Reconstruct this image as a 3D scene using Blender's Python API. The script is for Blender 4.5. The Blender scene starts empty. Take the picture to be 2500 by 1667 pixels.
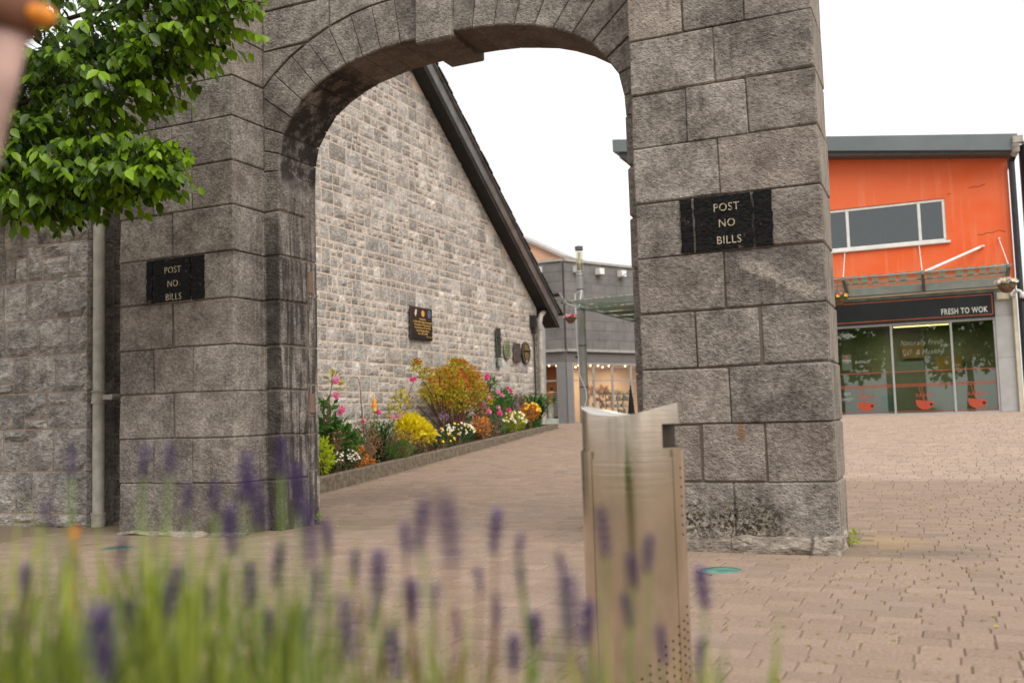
import bpy, math, random
import numpy as np
from mathutils import Vector, Matrix, noise
random.seed(7)
rng = np.random.default_rng(7)
S = bpy.context.scene
COL = S.collection
# ------------------------------------------------------------------ camera
yaw, pitch, roll = 0.41795, 0.07749, -0.02994
fw = Vector((-math.sin(yaw)*math.cos(pitch), math.cos(yaw)*math.cos(pitch), math.sin(pitch)))
rt = fw.cross(Vector((0, 0, 1))).normalized(); up = rt.cross(fw)
cx_ = rt*math.cos(roll) + up*math.sin(roll); cy_ = up*math.cos(roll) - rt*math.sin(roll)
M = Matrix((cx_, cy_, -fw)).transposed().to_4x4(); M.translation = Vector((0, 0, 0.9333))
cam = bpy.data.cameras.new('camera'); camo = bpy.data.objects.new('camera', cam); COL.objects.link(camo)
camo.matrix_world = M; S.camera = camo
cam.sensor_width = 36; cam.lens = 34.09; cam.clip_start = 0.05; cam.clip_end = 2000
cam.dof.use_dof = True; cam.dof.focus_distance = 8.2; cam.dof.aperture_fstop = 2.2
# ------------------------------------------------------------------ world: bright overcast sky
SUN_EL, SUN_AZ = math.radians(50), math.radians(128)      # azimuth measured from +Y towards +X
W = bpy.data.worlds.new('World'); S.world = W; W.use_nodes = True
nt = W.node_tree; nt.nodes.clear()
def wn(t, **k):
    n = nt.nodes.new(t)
    for a, b in k.items(): setattr(n, a, b)
    return n
sky = wn('ShaderNodeTexSky', sky_type='NISHITA', sun_disc=False, sun_elevation=SUN_EL, sun_rotation=SUN_AZ)
tc = wn('ShaderNodeTexCoord'); mp = wn('ShaderNodeMapping'); mp.inputs['Scale'].default_value = (1, 1, 2.2)
ns = wn('ShaderNodeTexNoise'); ns.inputs['Scale'].default_value = 1.7; ns.inputs['Detail'].default_value = 6; ns.inputs['Roughness'].default_value = .5
rp = wn('ShaderNodeValToRGB'); rp.color_ramp.elements[0].position = .44; rp.color_ramp.elements[0].color = (3.50, 3.53, 3.62, 1)
rp.color_ramp.elements[1].position = .70; rp.color_ramp.elements[1].color = (4.75, 4.68, 4.55, 1)
mx = wn('ShaderNodeMixRGB'); mx.inputs[0].default_value = .97
bg = wn('ShaderNodeBackground'); bg.inputs[1].default_value = 0.1
wo = wn('ShaderNodeOutputWorld'); l = nt.links.new
l(tc.outputs['Generated'], mp.inputs[0]); l(mp.outputs[0], ns.inputs[0]); l(ns.outputs[0], rp.inputs[0])
l(sky.outputs[0], mx.inputs[1]); l(rp.outputs[0], mx.inputs[2]); l(mx.outputs[0], bg.inputs[0]); l(bg.outputs[0], wo.inputs[0])
sd = bpy.data.lights.new('sun', 'SUN'); sd.energy = 1.3; sd.angle = math.radians(50); sd.color = (1, .95, .88)
so = bpy.data.objects.new('sun', sd); COL.objects.link(so)
sv = Vector((math.sin(SUN_AZ)*math.cos(SUN_EL), math.cos(SUN_AZ)*math.cos(SUN_EL), math.sin(SUN_EL)))
so.rotation_euler = sv.to_track_quat('Z', 'Y').to_euler()
S.view_settings.view_transform = 'Standard'; S.view_settings.look = 'None'
S.view_settings.exposure = 1.42; S.view_settings.gamma = 1; S.view_settings.use_curve_mapping = False
S.render.engine = 'CYCLES'

# ------------------------------------------------------------------ node helper
class MT:
    def __init__(s, name):
        s.m = bpy.data.materials.new(name); s.m.use_nodes = True; s.nt = s.m.node_tree
        s.b = s.nt.nodes['Principled BSDF']; s.out = s.nt.nodes['Material Output']; s.pos = None
    def n(s, t, ins=None, **k):
        nd = s.nt.nodes.new(t)
        for a, b in k.items(): setattr(nd, a, b)
        for a, b in (ins or {}).items(): s.set(nd.inputs[a], b)
        return nd
    def set(s, sock, v):
        if isinstance(v, bpy.types.NodeSocket): s.nt.links.new(v, sock)
        elif isinstance(v, tuple) and len(v) == 3 and sock.type == 'RGBA': sock.default_value = v + (1,)
        else: sock.default_value = v
    def P(s):
        if s.pos is None: s.pos = s.n('ShaderNodeNewGeometry').outputs['Position']
        return s.pos
    def sc(s, v, sx, sy, sz, rot=(0, 0, 0)):
        return s.n('ShaderNodeMapping', {0: v, 'Scale': (sx, sy, sz), 'Rotation': rot}).outputs[0]
    def noise(s, v, scale, detail=4, rough=.55):
        return s.n('ShaderNodeTexNoise', {'Vector': v, 'Scale': scale, 'Detail': detail, 'Roughness': rough}).outputs[0]
    def voro(s, v, scale, feature='F1'):
        return s.n('ShaderNodeTexVoronoi', {'Vector': v, 'Scale': scale}, feature=feature).outputs[0]
    def ramp(s, f, a, b, ca=0.0, cb=1.0):
        return s.n('ShaderNodeMapRange', {0: f, 1: a, 2: b, 3: ca, 4: cb}, interpolation_type='SMOOTHSTEP' if ca == 0.0 and cb == 1.0 else 'LINEAR').outputs[0]
    def m_(s, op, a, b=0.0, c=0.0):
        return s.n('ShaderNodeMath', {0: a, 1: b, 2: c}, operation=op).outputs[0]
    def mix(s, f, a, b, blend='MIX'):
        nd = s.n('ShaderNodeMixRGB', blend_type=blend); s.set(nd.inputs[0], f); s.set(nd.inputs[1], a); s.set(nd.inputs[2], b); return nd.outputs[0]
    def attr(s, name='tone'):
        return s.n('ShaderNodeAttribute', attribute_name=name)
    def sep(s, v): 
        nd = s.n('ShaderNodeSeparateXYZ', {0: v}); return nd.outputs
    def bump(s, h, strength, dist, nrm=None):
        nd = s.n('ShaderNodeBump', {'Height': h, 'Strength': strength, 'Distance': dist})
        if nrm: s.set(nd.inputs['Normal'], nrm)
        return nd.outputs[0]
    def fin(s, color=None, rough=.8, normal=None, metal=0, spec=.3):
        if color is not None: s.set(s.b.inputs['Base Color'], color)
        s.set(s.b.inputs['Roughness'], rough); s.set(s.b.inputs['Metallic'], metal); s.b.inputs['Specular IOR Level'].default_value = spec
        if normal: s.set(s.b.inputs['Normal'], normal)
        return s.m
def simple(name, c, rough=.6, metal=0, var=.12, scale=6, spec=.3, bump=0.0):
    t = MT(name); n = t.noise(t.P(), scale, 5)
    a = tuple(x*(1-var) for x in c); b = tuple(min(1, x*(1+var)) for x in c)
    col = t.mix(t.ramp(n, .3, .7), a, b)
    return t.fin(col, rough, t.bump(n, 1, bump) if bump else None, metal, spec)
def boxmask(t, x0, x1, z0, z1, soft=.05, edge=None):
    """mask 1 inside a world X/Z box; edge: noise socket to make the border ragged"""
    X, Y, Z = t.sep(t.P())
    if edge is not None:
        off = t.m_('MULTIPLY', t.m_('SUBTRACT', edge, .5), soft*6)
        X = t.m_('ADD', X, off); Z = t.m_('ADD', Z, off)
    a = t.m_('MULTIPLY', t.ramp(X, x0-soft, x0+soft), t.ramp(X, x1+soft, x1-soft))
    b = t.m_('MULTIPLY', t.ramp(Z, z0-soft, z0+soft), t.ramp(Z, z1+soft, z1-soft))
    return t.m_('MULTIPLY', a, b)
def segmask(t, ax, az, bx, bz, w, edge):
    X, Y, Z = t.sep(t.P()); L = math.hypot(bx-ax, bz-az); dx, dz = (bx-ax)/L, (bz-az)/L
    u = t.m_('ADD', t.m_('MULTIPLY', t.m_('SUBTRACT', X, ax), dx), t.m_('MULTIPLY', t.m_('SUBTRACT', Z, az), dz))
    v = t.m_('ADD', t.m_('MULTIPLY', t.m_('SUBTRACT', X, ax), -dz), t.m_('MULTIPLY', t.m_('SUBTRACT', Z, az), dx))
    v = t.m_('ABSOLUTE', t.m_('ADD', v, t.m_('MULTIPLY', t.m_('SUBTRACT', edge, .5), w*2)))
    return t.m_('MULTIPLY', t.ramp(v, w, w*.2), t.m_('MULTIPLY', t.ramp(u, -.03, .08), t.ramp(u, L+.03, L-.08)))

# ------------------------------------------------------------------ materials
def stone_material(name, dark, light, grain=34, bd=.012, aniso=(1, 1, 1), pits=.5, arch=False):
    t = MT(name); p = t.P(); tone = t.attr().outputs['Color']; tr = t.sep(tone)
    big = t.noise(p, 1.7, 5, .6); mid = t.noise(p, 9, 5, .6)
    pr = t.sc(p, *aniso, rot=(.5, .5, .3)); fine = t.noise(pr, grain, 6, .66); fine2 = t.noise(pr, grain*2.9, 3, .6)
    pit = t.ramp(t.voro(pr, grain*1.1), .0, .42)
    h = t.m_('ADD', t.m_('MULTIPLY', fine, 1.0), t.m_('MULTIPLY', pit, .28))
    h = t.m_('ADD', h, t.m_('MULTIPLY', fine2, .3))
    amp = tr[2]
    f = t.m_('ADD', t.m_('MULTIPLY', big, .45), t.m_('ADD', t.m_('MULTIPLY', mid, .3), t.m_('MULTIPLY', fine, .55)))
    col = t.mix(t.ramp(f, .42, .86), dark, light); gm = t.ramp(t.m_('ADD', t.m_('MULTIPLY', fine, .65), t.m_('MULTIPLY', fine2, .35)), .40, .62, .83, 1.13); col = t.mix(1.0, col, t.n('ShaderNodeCombineXYZ', {0: gm, 1: gm, 2: gm}).outputs[0], 'MULTIPLY')
    col = t.mix(t.m_('MULTIPLY', t.ramp(h, .62, .42), pits), col, tuple(x*.42 for x in dark))
    scr = t.noise(t.sc(p, 5, 5, 40, rot=(.2, .75, 0)), 2.0, 3, .6)
    col = t.mix(t.m_('MULTIPLY', t.m_('MULTIPLY', t.ramp(scr, .68, .75), t.ramp(mid, .46, .60)), .65), col, (.52, .47, .42))
    bl_ = t.ramp(t.m_('ADD', t.m_('MULTIPLY', t.noise(p, 3.4, 6, .68), .7), t.m_('MULTIPLY', mid, .3)), .36, .64, .72, 1.22); trb = t.m_('MULTIPLY', tr[0], bl_)
    brt = t.n('ShaderNodeCombineXYZ', {0: trb, 1: trb, 2: trb}).outputs[0]
    col = t.mix(1.0, col, brt, 'MULTIPLY')
    col = t.mix(t.m_('MULTIPLY', tr[1], .55), col, (.42, .31, .235))
    if arch:
        X, Y, Z = t.sep(p)
        strk = t.noise(t.sc(p, 12, 12, .9), 1.5, 5, .62); blot = t.noise(p, 6.5, 5, .65)
        # black algae: inner corner, jamb and the turn of the arch
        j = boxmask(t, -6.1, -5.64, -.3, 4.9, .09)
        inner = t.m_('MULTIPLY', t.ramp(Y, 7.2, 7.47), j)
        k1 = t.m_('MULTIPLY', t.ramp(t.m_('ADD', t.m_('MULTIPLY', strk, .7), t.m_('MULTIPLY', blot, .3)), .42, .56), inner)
        band = boxmask(t, -5.885, -5.716, -.3, 4.4, .012)
        bandY = t.m_('MULTIPLY', t.ramp(Y, 7.5, 7.48), band)
        turn = t.m_('MULTIPLY', boxmask(t, -5.95, -4.95, 3.25, 4.3, .1), t.ramp(Y, 7.485, 7.53))
        k3 = t.m_('MULTIPLY', t.ramp(t.m_('ADD', t.m_('MULTIPLY', blot, .6), t.m_('MULTIPLY', mid, .4)), .40, .53), turn)
        side_ = t.ramp(X, -5.88, -5.915, 1.0, .42); hf = t.ramp(t.m_('ADD', Z, t.m_('MULTIPLY', t.m_('SUBTRACT', blot, .5), 2.4)), 3.7, 2.3)
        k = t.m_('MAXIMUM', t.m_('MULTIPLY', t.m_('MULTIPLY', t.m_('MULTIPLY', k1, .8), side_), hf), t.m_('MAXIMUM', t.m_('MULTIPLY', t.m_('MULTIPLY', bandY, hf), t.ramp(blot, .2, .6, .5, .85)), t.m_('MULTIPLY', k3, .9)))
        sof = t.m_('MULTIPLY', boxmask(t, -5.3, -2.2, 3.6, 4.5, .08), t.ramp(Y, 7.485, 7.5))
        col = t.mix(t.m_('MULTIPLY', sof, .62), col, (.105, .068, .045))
        # faint general weathering streaks on the pier faces
        wk = t.m_('MULTIPLY', t.ramp(t.m_('ADD', t.m_('MULTIPLY', strk, .5), t.m_('MULTIPLY', blot, .5)), .55, .68), .5)
        k = t.m_('MAXIMUM', k, wk)
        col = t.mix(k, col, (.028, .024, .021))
        # pale scar and rust on the right pier
        col = t.mix(t.m_('MULTIPLY', segmask(t, -1.30, 2.02, -.74, 1.70, .08, mid), t.ramp(fine, .38, .6, .15, .8)), col, (.50, .44, .37))
        col = t.mix(t.m_('MULTIPLY', segmask(t, -1.42, 1.95, -1.66, 1.5, .03, fine), .4), col, (.46, .41, .36))
        col = t.mix(t.m_('MULTIPLY', segmask(t, -1.355, .865, -1.35, .70, .03, fine), .8), col, (.30, .13, .05))
        # white lime and moss at the foot
        low = t.m_('MULTIPLY', boxmask(t, -2.2, -.9, -.2, .13, .06, blot), t.ramp(Y, 7.2, 7.1))
        col = t.mix(t.m_('MULTIPLY', t.m_('MULTIPLY', low, t.ramp(fine, .42, .6)), .8), col, (.45, .38, .31))
        moss = t.m_('MULTIPLY', boxmask(t, -1.85, -1.08, .02, .27, .07, blot), t.ramp(Y, 7.2, 7.1))
        col = t.mix(t.m_('MULTIPLY', moss, t.ramp(t.noise(p, 34, 6, .75), .46, .56)), col, (.045, .035, .018))
        col = t.mix(t.m_('MULTIPLY', t.m_('MULTIPLY', moss, t.ramp(t.noise(p, 38, 6, .75), .55, .62)), .8), col, (.13, .10, .03))
        # weathered flank of the right pier, its sunward brightness painted in pale
        fl = t.m_('MULTIPLY', t.ramp(X, -.75, -.725), t.ramp(Y, 7.05, 7.07))
        col = t.mix(t.m_('MULTIPLY', fl, t.ramp(t.noise(t.sc(p, 1, 14, 1.3), 2.2, 4), .40, .60)), col, (.40, .345, .285))
        # damp green dirt low on the left pier
        lo = t.m_('MULTIPLY', boxmask(t, -6.25, -5.6, -.3, .42, .1, blot), .55)
        col = t.mix(t.m_('MULTIPLY', lo, t.ramp(blot, .4, .6)), col, (.075, .07, .035))
    bd_ = t.m_('MULTIPLY', amp, bd)
    nb = t.n('ShaderNodeBump', {'Height': h, 'Strength': 1.0, 'Distance': bd_}).outputs[0]
    return t.fin(col, .9, nb, 0, .18)
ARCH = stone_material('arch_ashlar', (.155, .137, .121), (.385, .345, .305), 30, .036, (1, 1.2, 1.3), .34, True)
GABLE = stone_material('gable_stone', (.30, .282, .262), (.575, .535, .485), 20, .05, (1, 1, 1.3), .34)
LEFTB = stone_material('left_stone', (.26, .247, .232), (.66, .61, .555), 16, .07, (1, 1.6, 1.8), .7)
BASES = stone_material('foot_stone', (.16, .13, .105), (.40, .345, .29), 14, .04, (1, 1, 2), .5)
def mortar(name, c):
    t = MT(name); n = t.noise(t.P(), 30, 5, .7)
    return t.fin(t.mix(n, tuple(x*.7 for x in c), tuple(min(1, x*1.25) for x in c)), .95, t.bump(n, 1, .008), 0, .1)
MORT_A = mortar('arch_mortar', (.21, .17, .135)); MORT_G = mortar('gable_mortar', (.66, .53, .42)); MORT_L = mortar('left_mortar', (.44, .34, .27))
def paver_mat():
    t = MT('paver_clay'); p = t.P(); X, Y, Z = t.sep(p); tr = t.sep(t.attr().outputs['Color'])
    n = t.noise(p, 70, 4, .7); m = t.noise(p, 1.3, 5, .6); g = t.noise(p, 5, 5, .65)
    base = t.mix(t.ramp(n, .3, .7), (.215, .152, .112), (.34, .25, .19))
    base = t.mix(t.ramp(m, .35, .7), base, t.mix(.5, base, (.255, .20, .16)))
    far = t.m_('MULTIPLY', t.ramp(Y, 12.3, 12.7), t.ramp(X, -4.5, -2.5))  # far right paving paler: brightness of the rising slope painted into the colour
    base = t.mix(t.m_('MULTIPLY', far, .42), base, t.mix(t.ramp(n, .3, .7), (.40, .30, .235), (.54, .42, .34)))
    # damp patch and yellow moss beside the right pier
    def blob(cx, cy, rx, ry):
        a = t.m_('DIVIDE', t.m_('SUBTRACT', X, cx), rx); b = t.m_('DIVIDE', t.m_('SUBTRACT', Y, cy), ry)
        d = t.m_('SQRT', t.m_('ADD', t.m_('MULTIPLY', a, a), t.m_('MULTIPLY', b, b)))
        return t.ramp(t.m_('ADD', d, t.m_('MULTIPLY', t.m_('SUBTRACT', g, .5), 1.3)), 1.1, .3)
    base = t.mix(t.m_('MULTIPLY', blob(-.25, 7.15, .55, .45), .38), base, (.085, .066, .052))
    base = t.mix(t.m_('MULTIPLY', blob(-.50, 7.6, .45, .55), .35), base, (.40, .28, .12))
    base = t.mix(t.m_('MULTIPLY', blob(-.45, 6.75, .35, .16), .22), base, (.36, .27, .13))
    base = t.mix(t.m_('MULTIPLY', blob(-6.9, 11.0, 1.0, 1.6), .35), base, (.11, .085, .065))
    base = t.mix(t.m_('MULTIPLY', blob(-5.3, 8.0, .8, .8), .35), base, (.12, .09, .06))
    brt = t.n('ShaderNodeCombineXYZ', {0: tr[0], 1: tr[0], 2: tr[0]}).outputs[0]
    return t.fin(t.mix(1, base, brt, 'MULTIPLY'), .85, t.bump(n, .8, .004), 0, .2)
PAVER = paver_mat()
def joint_mat():
    t = MT('paving_joint_sand'); n = t.noise(t.P(), 3, 5, .7); m = t.noise(t.P(), 60, 3)
    c = t.mix(t.ramp(n, .56, .66), t.mix(m, (.17, .125, .09), (.25, .19, .135)), (.17, .14, .05))
    return t.fin(c, .95, t.bump(m, 1, .004))
JOINT = joint_mat()
KERB = simple('kerb_concrete', (.165, .132, .098), .9, 0, .28, 14, .1, .004)
SOIL = simple('bark_mulch', (.10, .06, .045), .95, 0, .6, 60, .1, .03)
BLACKM = simple('dark_soffit_paint', (.018, .017, .016), .5, 0, .2, 3)
BARGE = simple('barge_board_metal', (.115, .108, .102), .4, .0, .25, 3, .5)
SLATE = simple('roof_slate', (.055, .052, .05), .7, 0, .4, 9, .3, .01)
PIPE = simple('painted_pipe', (.42, .40, .34), .45, 0, .18, 8, .5)
PIPED = simple('weathered_pipe', (.36, .335, .29), .55, 0, .25, 9, .4)
GREYM = simple('grey_metal', (.33, .33, .33), .4, .3, .1, 5, .5)
FRAME = simple('shop_frame_paint', (.42, .42, .43), .4, 0, .08, 4, .5)
FASCIA = simple('fascia_panel', (.15, .175, .18), .45, 0, .08, 1.2, .4)
WHITEP = simple('white_paint', (.75, .74, .70), .5, 0, .08, 5)
CREAM = simple('cream_paint', (.62, .56, .43), .5, 0, .1, 4)
PILAST = simple('grey_render', (.42, .42, .41), .8, 0, .08, 3, .2)
BLKP = simple('black_plastic', (.02, .02, .022), .35, 0, .3, 5, .5)
SIGNB = simple('sign_board_black', (.018, .020, .024), .4, 0, .25, 1.5, .4)
ORANGEL = simple('orange_line_paint', (.55, .12, .03), .5)
SIGNW = simple('white_letter', (.78, .76, .72), .5, 0, .04)
TILE = simple('grey_cladding_tile', (.17, .158, .15), .6, 0, .16, 1.5, .3)
LEDGE = simple('stone_ledge', (.36, .33, .30), .7)
SFAS = simple('shop_fascia_paint', (.155, .142, .128), .6, 0, .06); COLM = simple('painted_column_grey', (.21, .205, .20), .6, 0, .05)
PEACH = simple('peach_render', (.68, .40, .27), .85, 0, .08, 1)
BRONZE = simple('bronze_dark', (.075, .082, .07), .45, .6, .6, 30, .5, .006)
BROWNPL = simple('brown_bronze', (.12, .095, .085), .5, .4, .25, 12, .5)
VERDI = simple('green_bronze', (.24, .28, .15), .6, .1, .3, 22, .3, .004)
GRANITE = simple('polished_black_granite', (.022, .02, .018), .22, 0, .3, 40, .5)
GOLD = simple('gold_lettering', (.60, .38, .10), .5, .1, .25, 40)
WOODB = simple('wood_brown', (.16, .09, .05), .6, 0, .3, 8)
DARK = simple('dark_void', (.012, .010, .009), .8)
DARKMET = simple('slot_liner', (.028, .020, .014), .6, .1, .4, 9)
TEAL = simple('teal_plastic', (.02, .22, .17), .5)
def orange_wall():
    t = MT('orange_render'); p = t.P(); a = t.noise(t.sc(p, .35, 1, .6), 1.2, 4); b = t.noise(t.sc(p, 3.5, 1, .25), 1.5, 4, .6); f = t.noise(p, 50, 3)
    c = t.mix(t.ramp(a, .38, .62), (.82, .135, .042), (.83, .175, .07))
    c = t.mix(t.m_('MULTIPLY', t.ramp(b, .5, .75), .5), c, (.84, .33, .18))
    return t.fin(c, .85, t.bump(f, .3, .004), 0, .15)
ORANGE = orange_wall()
def steel():
    t = MT('brushed_stainless'); p = t.P(); n = t.noise(t.sc(p, 2, 2, 240), 1, 3); b = t.noise(t.sc(p, 1, 1, .6), 9, 5, .6); f = t.noise(t.sc(p, 6, 6, 60), 3, 3)
    c = t.mix(t.ramp(b, .35, .7), (.72, .635, .53), (.60, .52, .43)); c = t.mix(t.m_('MULTIPLY', t.ramp(f, .55, .8), .25), c, (.42, .35, .28))
    m = t.fin(c, t.ramp(b, .3, .7, .11, .20), t.bump(n, .15, .0015), 1.0, .5); t.b.inputs['Anisotropic'].default_value = .4; return m
STEEL = steel()
RUST = simple('weathered_rusty_post', (.36, .235, .20), .85, 0, .3, 14, .2, .004)
RUSTD = simple('dark_rust_cap', (.14, .06, .035), .8, 0, .4, 14)
KNOB = simple('orange_knob', (.75, .26, .03), .5, 0, .35, 25)
def glass(name, tint, refl=.08, rough=0.0, alpha=None):
    t = MT(name); nt_ = t.nt; nt_.nodes.remove(t.b)
    tr = t.n('ShaderNodeBsdfTransparent'); tr.inputs[0].default_value = tint + (1,)
    gl = t.n('ShaderNodeBsdfGlossy'); gl.inputs['Roughness'].default_value = rough; gl.inputs[0].default_value = (.9, .95, .93, 1)
    lw = t.n('ShaderNodeLayerWeight'); lw.inputs[0].default_value = .5; f = t.m_('ADD', t.m_('MULTIPLY', t.m_('POWER', lw.outputs['Facing'], 4.0), .9), .055+refl)
    ms = t.n('ShaderNodeMixShader'); t.set(ms.inputs[0], f); nt_.links.new(tr.outputs[0], ms.inputs[1]); nt_.links.new(gl.outputs[0], ms.inputs[2])
    nt_.links.new(ms.outputs[0], t.out.inputs[0]); return t.m
GLASS = glass('shop_glass', (.62, .70, .60), .075)
GLASSD = glass('upper_glass', (.40, .45, .43), .10)
GLASSW = glass('warm_shop_glass', (.93, .93, .9), .0)
GLASSC = glass('canopy_glass', (.60, .74, .64), .05)
LAMPG = glass('lamp_glass', (.90, .88, .78), .02)
def film(name, c, a):
    t = MT(name); t.b.inputs['Base Color'].default_value = c + (1,); t.b.inputs['Alpha'].default_value = a; t.b.inputs['Roughness'].default_value = .5; return t.m
FILM = film('frosted_film', (.10, .13, .10), .45); FROST = film('canopy_frit', (.42, .52, .45), .72)
REDF = film('red_vinyl', (.50, .075, .035), .9); REDL = film('red_vinyl_line', (.42, .09, .05), .8); CHALK = film('window_marker', (.55, .56, .52), .55); WHF = film('white_vinyl', (.7, .7, .68), .85)
def emis(name, c, s):
    t = MT(name); t.b.inputs['Emission Color'].default_value = c + (1,); t.b.inputs['Emission Strength'].default_value = s; t.b.inputs['Base Color'].default_value = c + (1,); return t.m
EMW = emis('lit_spot_lamp', (1, .80, .45), 2.2); EMY = emis('lit_tube_lamp', (1, .78, .35), 1.1)
def leafmat(name, a, b, trans=.35, rough=.45, spec=.4, var=1.0):
    t = MT(name); tr = t.sep(t.attr().outputs['Color']); c = t.mix(tr[0], a, b)
    t.nt.nodes.remove(t.b)
    pb = t.n('ShaderNodeBsdfPrincipled'); t.set(pb.inputs['Base Color'], c); pb.inputs['Roughness'].default_value = rough; pb.inputs['Specular IOR Level'].default_value = spec
    tl = t.n('ShaderNodeBsdfTranslucent'); t.set(tl.inputs[0], t.mix(1, c, (1.5, 1.6, .8), 'MULTIPLY'))
    ms = t.n('ShaderNodeMixShader'); ms.inputs[0].default_value = trans
    t.nt.links.new(pb.outputs[0], ms.inputs[1]); t.nt.links.new(tl.outputs[0], ms.inputs[2]); t.nt.links.new(ms.outputs[0], t.out.inputs[0]); return t.m
LEAF = leafmat('broad_green_leaf', (.015, .045, .004), (.25, .42, .014), .34, .38, .4)
def frit():
    t = MT('canopy_frit_translucent'); t.nt.nodes.remove(t.b); a = t.n('ShaderNodeBsdfDiffuse'); a.inputs[0].default_value = (.42, .50, .44, 1); b = t.n('ShaderNodeBsdfTranslucent'); b.inputs[0].default_value = (.40, .50, .43, 1)
    m = t.n('ShaderNodeMixShader'); m.inputs[0].default_value = .55; t.nt.links.new(a.outputs[0], m.inputs[1]); t.nt.links.new(b.outputs[0], m.inputs[2]); t.nt.links.new(m.outputs[0], t.out.inputs[0]); return t.m
FROSTT = frit()
BARK = simple('tree_bark', (.055, .042, .032), .9, 0, .4, 20, .1, .01)
G_MID = leafmat('mid_green_leaf', (.02, .07, .012), (.08, .20, .03)); G_DARK = leafmat('dark_green_leaf', (.012, .04, .01), (.05, .12, .025))
G_LIME = leafmat('lime_leaf', (.22, .30, .01), (.50, .58, .03)); G_YEL = leafmat('golden_leaf', (.42, .34, .005), (.80, .66, .015), .3)
G_OLIVE = leafmat('olive_yellow_leaf', (.09, .11, .01), (.60, .47, .03)); G_ORNG = leafmat('orange_leaf', (.38, .13, .03), (.78, .30, .05))
G_BRN = leafmat('dry_brown_seedhead', (.10, .055, .03), (.44, .27, .17), .2, .8, .1); G_SILV = leafmat('silver_green_leaf', (.07, .10, .06), (.20, .25, .16))
F_RED = leafmat('red_flower', (.35, .01, .02), (.70, .04, .05), .3); F_PINK = leafmat('pink_petal', (.42, .05, .16), (.74, .24, .40), .25); F_MAG = leafmat('magenta_petal', (.38, .008, .09), (.66, .03, .18), .25)
F_WHITE = leafmat('white_petal', (.60, .55, .45), (.85, .82, .74), .2); F_PURP = leafmat('purple_floret', (.20, .09, .20), (.42, .24, .42), .2); F_YEL = leafmat('yellow_petal', (.7, .4, .01), (.9, .65, .03), .2)
F_ORNG = leafmat('orange_floret', (.70, .13, .01), (.85, .35, .03), .2); F_CREAM = leafmat('cream_floret', (.5, .45, .1), (.75, .65, .2), .2)
LAV_F = leafmat('lavender_calyx', (.040, .024, .10), (.15, .095, .26), .15, .8, .1); LAV_L = leafmat('lavender_leaf', (.085, .11, .025), (.40, .45, .075), .35, .6, .2)
STEMG = simple('green_stem', (.16, .22, .06), .7, 0, .3, 20); STEMB = simple('brown_stem', (.22, .12, .07), .8, 0, .3, 20)
TWIG = simple('red_brown_twig', (.12, .05, .035), .8)
PINKW = simple('shop_interior_wall', (.72, .56, .42), .8, 0, .03); BRNW = simple('dress_shop_wall', (.36, .17, .07), .8, 0, .05)
FLOORI = simple('interior_floor', (.35, .25, .16), .5, 0, .1)
DKINT = simple('dim_interior', (.14, .15, .11), .8, 0, .3, 1.0); OCHRE = simple('ochre_board', (.16, .11, .035), .7)

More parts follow.
